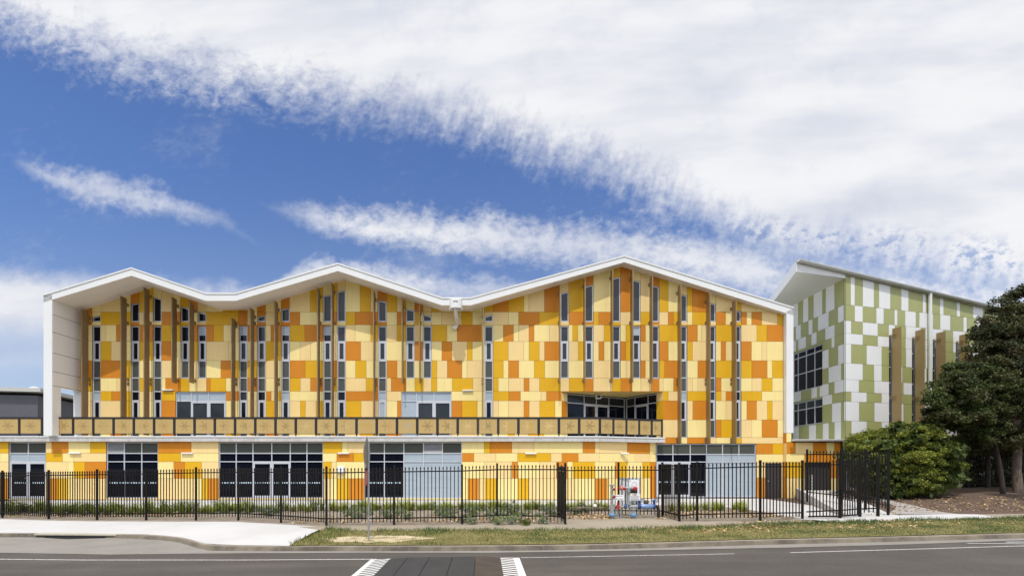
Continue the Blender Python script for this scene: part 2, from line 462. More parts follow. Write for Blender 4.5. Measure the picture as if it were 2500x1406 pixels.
# left end wall, split round its opening
oy0, oy1 = -1.47, -.02
fr.hexa([(XLo, yB, ZT), (XL, yA, ZT), (XL, oy0, ZT), (XLo, oy0, ZT), (XLo, yB, zl_o - .02), (XL, yA, topl[0][1] - .1), (XL, oy0, topl[0][1] - .1), (XLo, oy0, zl_o - .02)], 0)
fr.box(XLo, XL, oy0, oy1, zo, zl_o - .05, 0)
fr.box(XLo, XL, oy1, BACK - .1, ZT - 3.5, zl_o - .05, 0)
js0 = wz(728, yA)
lf = fr.build('end_wall', [WHITE, CREAM, DARKGAP], bld)
bk_ = MB(); bk_.box(XL + .001, XL + .004, yA + .02, oy0, ZT, js0); bk_.box(XL + .001, XL + .004, oy0, 0, zo, js0); bk_.build('lining_joints', [JOINT], lf)
ins = MB()                             # cream lining boards of the inner face, with joints
js = [wz(p, yA) for p in (731, 767, 810, 860.6, 906, 940.5)] + [ZT]
for a, b in zip(js, js[1:]):
    for (u0, u1) in ((yA + .02, oy0 - .0), (oy0, oy1 - .0), (oy1, -.0)):
        lo, hi = b + .012, a - .012
        if u0 == oy0: lo = max(lo, zo)
        if hi - lo < .05 or u1 - u0 < .01: continue
        ins.box(XL + .005, XL + .016, u0, u1, lo, hi, 0)
ins.build('lining_boards', [CREAM], lf)
fr2 = MB()
y0r, y1r = yf(XR), yf(XRo)
fr2.hexa([(XR, y0r, 3.86), (XRo, y1r, 3.86), (XRo, BACK - .1, 3.86), (XR, BACK - .1, 3.86), (XR, y0r, bot[-1][1] + .1), (XRo, y1r, zr_o - .02), (XRo, BACK - .1, zr_o - .02), (XR, BACK - .1, bot[-1][1] + .1)], 0)
fr2.build('end_wall', [WHITE], bld)

# ---- windows of the upper facade
Z = lambda py: wz(py, 0)
SX = lambda px: wx(px, 0)
holes = []; winjobs = []
#        x0     x1    clereL clereR  kind (S short / L long / X extra long)
WN = [(225.2, 245.6, 774.4, 769, 'L'), (319.6, 339.8, 743, 738, 'L'), (373.6, 394, 724.5, 730.5, 'L'), (441, 461, 747.5, 753.5, 'S'),
      (483, 503.2, 761, 766.5, 'S'), (583.6, 603.8, None, None, 'L'), (628, 648.2, 774, 768.3, 'L'), (686.4, 707, 755, 751, 'L'),
      (789, 809.3, 722.4, 718.4, 'L'), (823, 843.6, 712, 707, 'L'), (923, 943.6, 732.4, 737, 'L'), (991, 1012, 753.5, 758, 'S'),
      (1032.6, 1053.6, 767, 772, 'S'), (1183, 1203.6, 773, 767, 'L'), (1368.4, 1388.6, 716.6, 711.2, 'S'), (1428, 1448.4, 700, 694.6, 'S'),
      (1494.3, 1514.6, 680.5, 675, 'S'), (1543, 1563.6, 682.5, 687.6, 'S'), (1588.6, 1609, 695.5, 700.4, 'S'), (1657.2, 1677.6, 716.5, 721.4, 'X'),
      (1727, 1747.4, 737.5, 742, 'X'), (1788.8, 1809.2, 755, 760, 'X')]
blinds = {4: 3, 5: 3, 8: 3, 17: 3, 7: 3}
for i, (a, b, cl, cr, kd) in enumerate(WN):
    s0, s1 = SX(a), SX(b); f = .058; fo = .13
    if cl:
        zb = Z(785.8)
        outer = [(s0, zb), (s1, zb), (s1, Z(cr)), (s0, Z(cl))]
        k = (Z(cr) - Z(cl)) / (s1 - s0)
        inner = [(s0 + f, zb + f + .02), (s1 - f, zb + f + .02), (s1 - f, Z(cr) - k * f - f * 1.05), (s0 + f, Z(cl) + k * f - f * 1.05)]
        holes.append(outer); winjobs.append((outer, [(inner, 0 if i < 6 else 2)], 'clerestory'))
    zb = {'S': Z(923.8), 'L': ZT + .02, 'X': Z(1068.3)}[kd]
    outer = rect(s0, s1, zb, Z(795.6)); f = .055
    top_pane = blinds.get(i, 0 if i < 6 else 2)
    panes = []
    if top_pane == 3:
        panes += [(rect(s0 + f, s1 - f, Z(818), Z(798)), 3), (rect(s0 + f, s1 - f, Z(832), Z(818)), 0)]
    else: panes.append((rect(s0 + f, s1 - f, Z(832), Z(798)), top_pane))
    panes.append((rect(s0 + fo, s1 - fo, Z(876), Z(837.5)), 0 if i < 5 else 2))
    panes.append((rect(s0 + f, s1 - f, Z(920.8), Z(882)), 1))
    if kd != 'S':
        panes.append((rect(s0 + f, s1 - f, Z(953.8), Z(923.6)), 1))
        panes.append((rect(s0 + f, s1 - f, Z(976), Z(956.4)), [0, 2, 3][(i * 2) % 3] if i > 2 else (3 if i == 0 else 0)))
        panes.append((rect(s0 + fo, s1 - fo, Z(1022), Z(982)), 0 if i != 10 else 3))
        panes.append((rect(s0 + f, s1 - f, (Z(1066) if kd == 'X' else ZT + .1), Z(1026.5)), 1))
    holes.append(outer); winjobs.append((outer, panes, 'tall'))
for outer, panes, kd in winjobs:
    window(ML, outer, panes, bld)
# terrace doors
def glazing(pl, x0, x1, ztop, zbot, muls, transoms, types, parent, doors=(), name='window', louv=(), f=.05, dep=.10, label=None):
    """muls: mullion px positions; transoms: z heights top to bottom; types[row][col]; doors: column indices with door leaves in the lowest row"""
    s0, s1 = pl.s(x0), pl.s(x1)
    xs = [s0] + [pl.s(m) for m in muls] + [s1]; zs = [ztop] + list(transoms) + [zbot]
    outer = rect(s0, s1, zbot, ztop); panes = []; lv = []; h = f / 2
    for r in range(len(zs) - 1):
        for c in range(len(xs) - 1):
            a = xs[c] + (f if c == 0 else h); b = xs[c + 1] - (f if c == len(xs) - 2 else h)
            t_ = zs[r] - (f if r == 0 else h); bt_ = zs[r + 1] + (f if r == len(zs) - 2 else h)
            if r == len(zs) - 2 and c in doors: a += .075; b -= .075; t_ -= .10; bt_ += .10
            if (r, c) in louv: lv.append(rect(a, b, bt_, t_)); continue
            panes.append((rect(a, b, bt_, t_), types[r][c]))
    o = window(pl, outer, panes, parent, name=name, depth=dep, louvres=lv, label=label)
    return o, outer, xs
for (a, b, ml, ty) in ((428.5, 551.5, (466, 508.5), [[3, 3, 3], [2, 2, 2]]), (979.6, 1102.5, (1017, 1059.5), [[3, 3, 3], [3, 2, 2]])):
    o, outer, xs = glazing(ML, a, b, Z(956), ZT + .02, ml, [Z(978.5)], ty, bld, doors=(1, 2), name='terrace_door')
    holes.append(outer)
# recess for the corner balcony
rx0, rx1 = SX(1371), SX(1618.3)
holes.append(rect(rx0, rx1, ZT, Z(956)))
# ---- cladding rows of the upper facade
rows = [
 (Z(761.5), 16.0, "200O 225Y 246P 300Y 319O 340A 373.6Y 393.6P 424Y 440A 461.6O 482P 503Y 543A 582O 603.8P 617Y 627.6O 648.6Y 686O 707P 757A 788Y 809A 823P 843.6Y 879A 905P 922O 944.6A 969P 981A 990.6Y 1012O 1032.8P 1053.4A 1086P 1127A 1146Y 1182A 1203.4O 1241A 1279Y 1291.4P 1329O 1366P 1388.6A 1429O 1448.6Y 1493A 1514.6O 1543Y 1563.6P 1591O 1609.6A 1631.6Y 1659P 1677.4A 1690.4O 1729Y 1747.4P 1792A 1809.6P 1847.4Y 1912"),
 (Z(793), Z(761.5), "200O 225Y 246A 319.8O 340P 373.6Y 394.6O 440.6A 467Y 483P 503.2A 582O 603.8P 619Y 628O 648.6P 675A 686O 732.4Y 809O 823Y 844A 867O 944Y 969O 991Y 1012A 1026Y 1033P 1053.6Y 1078.4P 1127.4A 1153Y 1182P 1241Y 1266O 1316.6A 1368P 1389O 1449A 1461.6O 1494A 1514.6P 1543Y 1564.4A 1591O 1609.6P 1631O 1644A 1660P 1678Y 1690.4A 1730Y 1748O 1771.6Y 1792A 1810O 1823Y 1835O 1860P 1898A 1912"),
 (Z(833.5), Z(793), "200P 258.6Y 283.6O 302P 319O 394.6A 467O 521.4A 545.6Y 569P 583O 649Y 661O 707.6A 744O 812Y 843.8P 867Y 905A 944P 969A 1012P 1026Y 1053.8A 1091Y 1116O 1178Y 1228.6O 1253.6Y 1266P 1291.4O 1304Y 1341.6P 1388.6Y 1398A 1411Y 1448.6P 1474.6A 1514.8Y 1528A 1563.8O 1576Y 1609.2A 1677.8O 1703Y 1713P 1747.6A 1809.6P 1847.6A 1872.4O 1912"),
 (Z(880), Z(833.5), "200Y 246A 271.6P 302Y 340A 394.6O 425Y 461A 503.6P 558.6Y 603.8P 649.2A 707.4Y 732.6P 758.6Y 812P 844O 880.6P 917Y 1012O 1053.8Y 1078.6O 1103.6P 1140.4A 1153Y 1204A 1241P 1278.6Y 1291.6A 1316.8P 1329.4O 1388.8P 1411.6A 1448.6Y 1461.6O 1475Y 1514.8O 1527.4A 1563.8P 1609.4O 1631.8Y 1677.8A 1690.8P 1747.6Y 1760O 1771.8P 1809.8O 1834.8Y 1860P 1872.4Y 1912"),
 (Z(922.6), Z(880), "200O 303A 340.2Y 360Y 394.4P 470P 503.6Y 539O 570A 649.4P 675Y 707.6O 745A 812O 844.2Y 868A 894Y 944.4O 969.6P 985A 1012Y 1053.8A 1066.8P 1092O 1127.8Y 1140.4P 1204A 1228.8Y 1241.2O 1266.6Y 1304.2A 1329.8Y 1448.8P 1515.2Y 1528.6P 1564.2O 1575.6Y 1609.4A 1622.6O 1677.8Y 1703.4O 1747.6A 1835.4O 1873.2Y 1885.4A 1912"),
 (Z(955), Z(922.6), "200A 246Y 285P 340.4A 394.4Y 404O 441.6A 462Y 482.4P 504O 513.6A 551.6Y 570P 604.2O 649.4Y 707.6A 733.2P 758O 812A 844.4P 893.6A 917O 944.4P 955O 991.4Y 1012.6A 1033.6P 1053.4A 1066.8Y 1104A 1154.4P 1204.2A 1216.6Y 1241.4P 1279O 1292P 1317.2A 1368.4P 1389.4A 1428O 1448.6P 1495A 1515.6O 1543.6Y 1564.4P 1589.6O 1609.4P 1619Y 1644.4O 1677.8P 1691Y 1703.6P 1747.6O 1760.8Y 1835.6P 1860A 1885.6Y 1912"),
 (Z(978), Z(955), "200Y 246A 272O 302A 340.6P 394.4A 551.8O 604.2Y 650O 662P 675A 707.6Y 812P 844.6O 944.4P 980Y 1204.2A 1242O 1270.6Y 1320.8P 1334O 1618.4A 1631.6P 1677.8A 1747.6A 1761P 1772O 1809.8A 1860Y 1912"),
 (Z(1024.5), Z(978), "200P 302A 340.6Y 394.4O 551.8Y 604.2P 650A 679Y 707.6P 733.4A 745.6P 771.4A 812Y 844.4A 881.6P 944.4Y 970O 1103O 1128A 1165.2Y 1204.2P 1216.6Y 1241.6P 1279O 1292P 1317.6A 1355Y 1618.6O 1677.8P 1691.2O 1747.6Y 1772.4P 1809.8Y 1823.2O 1847.4P 1873.4A 1885.6P 1912"),
 (Z(1067.5), Z(1024.5), "200P 246Y 270O 300P 340Y 394O 428P 552A 590P 640O 680P 730Y 790A 830P 880A 944O 980P 1103P 1166Y 1240A 1256P 1290A 1328Y 1618.6P 1677.8Y 1747.6O 1760.6A 1809.8P 1835.6Y 1860O 1898.4Y 1912"),
 (Z(1082.2), Z(1067.5), "1602O 1660Y 1677.8O 1729P 1748.6Y 1793A 1810.6P 1912"),
 (2.62, Z(1082.2), "1846O 1886A 1912"), (2.16, 2.62, "1846Y 1912"), (1.228, 2.16, "1846P 1912"), (.05, 1.228, "1846O 1868P 1912"),
]
rows[-4:] = [(min(a, b), max(a, b), t_) for a, b, t_ in rows[-4:]]
# ground glazing on the main plane
g5o, g5, _ = glazing(ML, 1602.5, 1846, Z(1083), .09, (1643.6, 1686, 1725.6, 1765, 1805), [2.615, 2.165], [[1] * 6, [0, 0, 0, 3, 3, 3], [0, 0, 0, 3, 3, 3]], bld, doors=(0, 1), label='glazed shopfront with double doors at the right end, blinds half way')
holes.append(g5)
door_h = rect(SX(1868), SX(1908.5), .03, Z(1129.5)); holes.append(door_h)
cl = MB(); cladding(cl, ML, rows, holes, top=bot)
cl.build('wall_cladding', PANELS, bld)
# backing wall with the same holes
bk = MB(); pcs = []
for (xa, za), (xb, zb) in zip(bot, bot[1:]):
    pcs.append([(xa, ZT), (xb, ZT), (xb, zb), (xa, za)])
pcs.append(rect(SX(1602), SX(1912), .0, ZT))
for h in holes: pcs = [r_ for pc in pcs for r_ in minus(pc, h)]
for pc in pcs: prism(bk, ML, pc, -.022, -.06)
bk.build('backing_wall', [JOINT], bld)
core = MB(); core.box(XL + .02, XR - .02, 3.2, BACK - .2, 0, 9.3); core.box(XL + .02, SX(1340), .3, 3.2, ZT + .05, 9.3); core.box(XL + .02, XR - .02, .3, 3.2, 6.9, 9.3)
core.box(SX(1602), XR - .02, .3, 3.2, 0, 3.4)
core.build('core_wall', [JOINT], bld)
# service door
dd = MB(); prism(dd, ML, rect(SX(1869.5), SX(1907), .04, Z(1131)), -.05, -.09, 0)
for a, b, c, d_ in ((1868, 1869.5, .03, Z(1129.5)), (1907, 1908.5, .03, Z(1129.5)), (1869.5, 1907, Z(1131), Z(1129.5))): prism(dd, ML, rect(SX(a), SX(b), c, d_), -.02, -.09, 0)
dr = dd.build('service_door', [mat('charcoal_door', (.04, .036, .036), .5, var=.1)], bld)
hh = MB(); hh.box(SX(1873), SX(1877), .0, .02, 1.02, 1.06); hh.box(SX(1873), SX(1874.3), -.0, .06, 1.02, 1.06); hh.build('handle', [ALU], dr)

# ---- recess of the corner balcony
rc = MB()
A0, A1, AP, B1, B0 = (rx0, 0), (wx(1385, .5), .5), (wx(1527, 2.7), 2.7), (wx(1603, .5), .5), (rx1, 0)
zc = Z(956)
rc.poly([(A0[0], 0, zc + .01), (A1[0], A1[1], zc + .01), (AP[0], AP[1], zc + .01), (B1[0], B1[1], zc + .01), (B0[0], 0, zc + .01)], 0)
pa = Plane(*A0, *A1); pb = Plane(*B1, *B0)
rcl = MB()
for pl, c1, c2 in ((pa, 0, 3), (pb, 1, 2)):
    for z0, z1, c in ((Z(978), zc, c1), (Z(1024.5), Z(978), c2), (ZT, Z(1024.5), 0)):
        prism(rcl, pl, rect(.005, pl.len - .005, z0 + .006, z1 - .006), 0, -.02, c)
rcl.build('recess_cladding', PANELS, bld)
rc.build('recess_ceiling', [mat('recess_ceiling_panel', (.62, .47, .16), .6, var=.1, vscale=.8)], bld)
GL = Plane(*A1, *AP); GR = Plane(*AP, *B1)
GL_ty = [[2, 2, 2, 2], [0, 0, 0, 0]]
glazing(GL, 1385, 1526.6, zc - .03, ZT + .02, (1427.5, 1457.5, 1488), [5.72], GL_ty, bld, doors=(1, 2), name='corner_window')
glazing(GR, 1527.6, 1603, zc - .03, ZT + .02, (1548.5, 1580.5), [5.72], [[2, 0, 0], [0, 0, 0]], bld, doors=(1,), name='corner_window')
sp_ = MB(); c = at(1460.5, 968, .9); sp_.box(c.x - .17, c.x + .17, c.y - .15, c.y + .12, c.z - .13, c.z + .12, 0); sp_.box(c.x - .10, c.x + .10, c.y - .17, c.y - .15, c.z - .08, c.z + .05, 1); sp_.box(c.x - .03, c.x + .03, c.y, c.y + .05, c.z + .12, zc + .02)
sp_.build('balcony_light', [LOUVRE, DARKGAP], bld, bevel=.01)

# ---- fins
FN = [(200, 754.4, 'L'), (295, 722.6, 'L'), (351.6, 701.6, 'L'), (419.4, 725, 'S'), (462.4, 737, 'S'), (565, 775, 'L'), (611.6, 752, 'L'), (670.6, 734, 'L'),
      (775, 702, 'L'), (809.6, 691, 'L'), (912, 710, 'L'), (981.6, 728, 'S'), (1024, 743, 'S'), (1177.4, 751, 'L'), (1367.5, 695, 'S'), (1428.4, 677, 'S'),
      (1496, 656, 'S'), (1545.2, 659, 'S'), (1593, 672, 'S'), (1662.6, 693, 'X'), (1733.6, 714, 'X'), (1797.2, 732, 'X')]
for i, (px, ty, kd) in enumerate(FN):
    y0, y1 = -.61, -.15; x = wx(px, y0); th = .018
    zt = min(wz(ty, y0), soffit_z(x) - .03)
    zb = {'S': wz(933, y0), 'L': ZT + .12, 'X': wz(1082, y0)}[kd]
    m = MB(); m.box(x - th, x + th, y0, y1, zb, zt); 
    m.box(x - th - .012, x + th + .012, y0 - .012, y0 + .02, zb, zt)
    f_ = m.build('fin', [FIN], bld)
    zz = [Z(789), zt - .35] + ([Z(927), Z(937)] if kd != 'S' else [Z(929)]) + ([Z(1072), Z(1078)] if kd == 'X' else [])
    for z_ in zz:
        b = MB()
        for q in (-.055, .055): b.box(x - .03, x + .03, y1 - .12, .0, z_ + q - .022, z_ + q + .022)
        b.box(x - .05, x + .05, -.012, .0, z_ - .09, z_ + .09)
        b.build('bracket', [FIN], f_)

# ---- rainwater head with spout
rh = MB(); xh = (wx(1098, -1.1) + wx(1128, -1.1)) / 2; yh = yf(xh); zt, zb = wz(728, yh - .3), wz(750, yh - .3); hw = .345
for k in range(10):
    a0, a1 = math.pi * k / 10, math.pi * (k + 1) / 10
    p = lambda a, z_: (xh - hw * math.cos(a), yh - .30 * math.sin(a), z_)
    rh.poly([p(a0, zb), p(a1, zb), p(a1, zt), p(a0, zt)], 0); rh.poly([p(a0, zt), p(a1, zt), (xh, yh, zt)], 0); rh.poly([p(a0, zb + .09), (xh, yh, zb + .09), p(a1, zb + .09)], 0)
rh.box(xh - hw - .04, xh + hw + .04, yh - .04, yh + .02, zb - .05, zb + .02, 0)
rh.box(xh - .12, xh + .12, yh - .312, yh - .295, zt - .18, zt - .15, 1)
rho = rh.build('rainwater_head', [WHITE, DARKGAP], bld)
dp = MB(); pts = [at(1112, 748, yh - .1), at(1112.5, 765, yh + .1), at(1115, 778, yh + .5), at(1116, 792, -.16), at(1114, 797, -.14), at(1108, 803, -.12)]
dp.tube(pts, .10, 14, 0); dp.tube([pts[-2], pts[-1]], .115, 14); dp.build('spout', [WHITE], rho, smooth=True)

# ---- terrace slab
YS = -1.7
path = [(-60, YS), (6.52, YS), (9.85, -.38), (10.55, -.38)]
sl = MB(); zs0, zs1 = 3.285, 3.505
def outset(path, e):
    out = []
    for i, p in enumerate(path):
        d0 = (Vector(path[i]) - Vector(path[i - 1])).normalized() if i else (Vector(path[1]) - Vector(path[0])).normalized()
        d1 = (Vector(path[i + 1]) - Vector(path[i])).normalized() if i < len(path) - 1 else d0
        n = (Vector((d0.y, -d0.x)) + Vector((d1.y, -d1.x))).normalized()
        n = n / max(.3, n.dot(Vector((d0.y, -d0.x))))
        out.append((p[0] + n.x * e, p[1] + n.y * e))
    return out
def strip(mb, pth, yb, z0, z1, m=0):
    for (xa, ya), (xb, yb_) in zip(pth, pth[1:]):
        mb.hexa([(xa, ya, z0), (xb, yb_, z0), (xb, yb, z0), (xa, yb, z0), (xa, ya, z1), (xb, yb_, z1), (xb, yb, z1), (xa, yb, z1)], m)
strip(sl, path, -.02, zs0, zs1, 0)
sl.box(-60, XLo - .01, -.02, 9, zs0, zs1, 0)
slab = sl.build('terrace_slab', [CONC], bld)
cpn = MB(); strip(cpn, outset(path, .03), -.02, zs1 + .012, ZT, 0); cpn.box(-60, XLo - .01, -.02, 9, zs1 + .012, ZT, 0); cpn.box(rx0, rx1, -.02, 2.8, zs1 + .012, ZT, 0)
cpn.build('slab_capping', [WHITE], slab)

# ---- balustrade
def balustrade(name, pts, label):
    """pts: list of plan points of posts (in order)"""
    root = MB(); z0, z1 = ZT, wz(1017.6, -1.6)
    for (x, y), t_ in pts: root.box(x - .035, x + .035, y - .03, y + .03, z0, z1 - .002)
    for ((xa, ya), ta), ((xb, yb), tb) in zip(pts, pts[1:]):
        root.bar((xa, ya, z1 - .05), (xb, yb, z1 - .05), .075, .10); 
        root.bar((xa, ya, z0 + .125), (xb, yb, z0 + .125), .04, .035)
        d = (Vector((xb, yb)) - Vector((xa, ya))); L = d.length; d.normalize()
        for s_ in (.055, L - .055):
            q = Vector((xa, ya)) + d * s_; root.bar((q.x, q.y, z0 + .14), (q.x, q.y, z1 - .06), .035, .03)
    o = root.build(name, [DARKM], bld); o['label'] = label
    for ((xa, ya), ta), ((xb, yb), tb) in zip(pts, pts[1:]):
        d = (Vector((xb, yb)) - Vector((xa, ya))); L = d.length; ang = math.atan2(d.y, d.x)
        w_ = L / 2 - .075; h = (z1 - z0 - .255) / 2
        m = MB(); m.box(-w_, w_, -.012, .012, -h, h)
        p = m.build('perforated_panel', [PERF], None); p.parent = o
        p.location = ((xa + xb) / 2, (ya + yb) / 2, z0 + .155 + h); p.rotation_euler = (0, 0, ang)
    return o
yb_ = -1.6
p0 = [((wx(x, yb_), yb_), 0) for x in (-60, -9, 47.5, 103)]
balustrade('balustrade', p0, 'short run of balustrade left of the white end wall')
p1 = [((wx(133, yb_), yb_), 0)] + [((wx(178.9 + 49.4 * k, yb_), yb_), 0) for k in range(26)] + [((6.49, yb_), 0)]
K0, K1 = Vector((6.49, yb_)), Vector((9.8, -.27))
p1 += [((K0.lerp(K1, k / 4).x, K0.lerp(K1, k / 4).y), 0) for k in (1, 2, 3, 4)] + [((10.42, -.27), 0)]
balustrade('balustrade', p1, 'long run of balustrade along the terrace and round the corner balcony')

# ==================================================================== GROUND FLOOR (projecting left part)
YG = -1.5
GP = Plane(-70, YG, 6.49, YG); GA = Plane(6.49, YG, SX(1602), 0)
zr = [3.285, 2.640, 2.160, 1.228, .05]
gholes = []
def gz(x0, x1, muls, ty, doors=(), louv=(), zb=.085, label=None):
    o, outer, xs = glazing(GP, x0, x1, zr[0] - .03, zb, muls, [2.63, 2.165], ty, bld, doors=doors, louv=louv, label=label)
    gholes.append(outer); return o, outer
ga, h1 = gz(21, 112, (67.2,), [[1, 1], [3, 3], [0, 0]], doors=(0, 1), label='double glass doors at the far left')
gb, h2 = gz(259.4, 385.8, (302, 344.6), [[1] * 3, [0] * 3, [0] * 3], louv=((0, 0),), zb=.12, label='three bay dark window with louvre at its top left')
gc, h3 = gz(534, 789, (575.6, 616.6, 662.6, 707.8, 748.6), [[1] * 6, [0] * 6, [0] * 6], doors=(2, 3), zb=.12, label='six bay dark window with double doors in its middle')
gd, h4 = gz(889.5, 1128, (938, 985.6, 1033.6, 1080), [[1] * 5, [0, 0, 3, 3, 3], [0, 0, 3, 3, 3]], louv=((0, 3),), zb=.12, label='five bay window with pale blinds drawn on its right side')
grows = [
 (zr[1], zr[0], "-400Y -200O -80Y 0A 21Y 112P 126O 167Y 220A 259.4O 467P 534A 835Y 849P 889.5Y 1182A 1196O 1249.6P 1303.6Y 1423O 1452.6P 1463.6"),
 (zr[2], zr[1], "-400P -150Y 0Y 21Y 112A 153Y 180P 259.4A 441Y 534Y 822O 863A 889.5O 1157P 1210.6Y 1263.6A 1345P 1371.6O 1412P 1463.6"),
 (zr[3], zr[2], "-400P -100A -20P 21Y 112P 166Y 180A 207O 259.4Y 424O 451A 492P 534A 809P 822Y 889.5Y 1183P 1250O 1264Y 1318P 1358O 1385Y 1398.5A 1452Y 1463.6"),
 (zr[4], zr[3], "-400Y -60O 21Y 113O 139A 165.6Y 180P 259.4P 480Y 494A 508O 534P 808Y 824A 852O 889.5Y 1142O 1169P 1184A 1211Y 1264A 1291.6P 1385P 1400Y 1453O 1463.6"),
]
arows = [
 (zr[1], zr[0], "1463.6P 1531O 1587Y 1601.5"), (zr[2], zr[1], "1463.6Y 1550P 1587Y 1601.5"),
 (zr[3], zr[2], "1463.6Y 1502O 1511.6A 1531.6Y 1568A 1587O 1601.5"), (zr[4], zr[3], "1463.6O 1483Y 1502P 1568Y 1587O 1601.5")]
gm = MB(); cladding(gm, GP, grows, gholes); cladding(gm, GA, arows, [])
gm.build('wall_cladding', PANELS, bld)
gbk = MB(); pcs = [rect(0, GP.len, 0, zr[0])]
for h in gholes: pcs = [r_ for pc in pcs for r_ in minus(pc, h)]
for pc in pcs: prism(gbk, GP, pc, -.022, -.06)
prism(gbk, GA, rect(0, GA.len, 0, zr[0]), -.022, -.06)
gbk.build('backing_wall', [JOINT], bld)
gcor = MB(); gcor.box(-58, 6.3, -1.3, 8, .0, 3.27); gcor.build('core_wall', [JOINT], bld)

# safety dots, handles
dots = mat('frosted_marking', (.45, .55, .62), .4)
def dashes(pl, x0, x1, y, parent, w_=.075, g_=.045):
    m = MB(); s = pl.s(x0) + .1; e = pl.s(x1) - .1; z0 = pl.z((x0 + x1) / 2, y)
    while s < e:
        m.poly([pl.p(a, b, -.078) for a, b in rect(s, min(s + w_, e), z0 - .04, z0 + .04)], 0); s += w_ + g_
    m.build('safety_marking', [dots], parent)
for pl, x0, x1, pr in ((GP, 28, 64, ga), (GP, 71, 108, ga), (GP, 261, 385, gb), (GP, 536, 787, gc), (GP, 891, 985, gd), (ML, 1606, 1725, g5o)):
    dashes(pl, x0, x1, 1178 if pl is GP else 1176, pr)
def handles(pl, xc, parent):
    m = MB(); s = pl.s(xc)
    for sg in (-1, 1):
        a = s + sg * .09
        pts = [pl.p(a, .95, -.04), pl.p(a + sg * .06, .95, .03), pl.p(a + sg * .06, 1.25, .03), pl.p(a, 1.25, -.04)]
        m.tube(pts, .013, 8)
    m.build('door_handle', [mat('steel', (.7, .7, .7), .25, metal=.9)], parent)
handles(GP, 67.2, ga); handles(GP, 662.6, gc); handles(ML, 1643.6, g5o)
handles(ML, 508.5, bpy.data.objects['terrace_door'])
# wall lights
def light(px0, px1, py, y, parent=bld):
    m = MB(); a, b = wx(px0, y), wx(px1, y); z_ = wz(py, y)
    m.hexa([(a, y - .11, z_ - .03), (b, y - .11, z_ - .03), (b, y, z_ - .05), (a, y, z_ - .05), (a, y - .11, z_ + .03), (b, y - .11, z_ + .03), (b, y, z_ + .045), (a, y, z_ + .045)])
    m.build('wall_light', [WHITE], parent, bevel=.008)
for a, b, c, y in ((398, 424, 952, 0), (1129, 1155, 953, 0), (170, 198, 1105.5, YG), (444, 472, 1106, YG), (825, 853, 1106, YG), (1282, 1309, 1106.5, YG)): light(a, b, c, y)
light(1515, 1535, 1106.5, -.95)
m = MB(); m.box(wx(824.5, YG), wx(843, YG), YG - .12, YG, wz(1155, YG), wz(1137.5, YG)); m.box(wx(833, YG), wx(836, YG), YG - .06, YG - .02, wz(1137.5, YG), wz(1135, YG)); m.build('control_box', [WHITE], bld, bevel=.01)

# return wall and low wing at the right
WYw = -.3
lw = MB(); rt = Plane(SX(1912) + .002, 0, SX(1912) + .012, WYw)
for z0, z1, c in ((3.26, 3.84, 3), (2.62, 3.25, 1), (2.17, 2.61, 1), (1.235, 2.15, 3), (.05, 1.22, 3)): prism(lw, rt, rect(.004, rt.len - .004, z0, z1), 0, -.02, c)
WP = Plane(wx(1920, WYw), WYw, wx(2052, WYw), WYw)
wdoor = rect(WP.s(1964), WP.s(2030), .3, 2.13)
cladding(lw, WP, [(3.31, 3.84, "1920Y 1932"), (2.63, 3.30, "1920O 1942P 1985O 2018Y 2037O 2052"), (2.16, 2.63, "1920Y 1964O 2052"), (1.23, 2.16, "1920A 1964O 2052"), (.05, 1.23, "1920P 1949P 1964P 2052")], [wdoor])
lw.build('wall_cladding', PANELS, bld)
wb = MB()
for pc in minus(rect(0, WP.len, 0, 3.3), wdoor): prism(wb, WP, pc, -.022, -.2)
wb.box(WP.p(0, 0)[0] + .02, 20.7, 1.2, 8, 0, 3.3)
wb.build('backing_wall', [JOINT], bld)
wr = MB(); wr.box(wx(1936, WYw), 21.6, WYw - .25, 8, 3.36, 3.46, 0)
wro = wr.build('low_roof', [WHITE], bld)
def gutter(name, a, b, r, parent, mtl, n_clips=0):
    a, b = Vector(a), Vector(b); d = (b - a).normalized(); s_ = d.cross(Vector((0, 0, 1))).normalized(); m = MB(); u = Vector((0, 0, 1))
    N = 10
    def ring(p, rr): return [p + s_ * (-rr * math.cos(math.pi * k / N)) - u * (rr * math.sin(math.pi * k / N)) for k in range(N + 1)]
    def seg(p, q, rr):
        A, B = ring(p, rr), ring(q, rr)
        for k in range(N): m.poly([A[k], A[k + 1], B[k + 1], B[k]])
        m.poly(A); m.poly(B[::-1])
    seg(a, b, r)
    for k in range(n_clips):
        c = a.lerp(b, (k + .5) / n_clips); seg(c - d * .015, c + d * .015, r + .012)
        m.bar(c + s_ * r, c - s_ * r, .03, .01)
    return m.build(name, mtl, parent)
gutter('gutter', (wx(1935, -.6), -.62, 3.46), (21.5, -.62, 3.46), .11, wro, [WHITE], 4)
wd = MB(); prism(wd, WP, rect(WP.s(1964), WP.s(2030), .3, 2.13), -.16, -.2, 0)
wdo = wd.build('service_door', [bpy.data.materials['charcoal_door']], bld)
lv = MB()
for k in range(12):
    z_ = .42 + k * .085
    for xa, xb in ((1974.5, 1977), (1979.5, 1983.2), (1985.5, 1990)): lv.poly([WP.p(a, b, -.155) for a, b in rect(WP.s(xa), WP.s(xb), z_, z_ + .045)], 0)
lv.build('vent_slots', [WHITE], wdo)

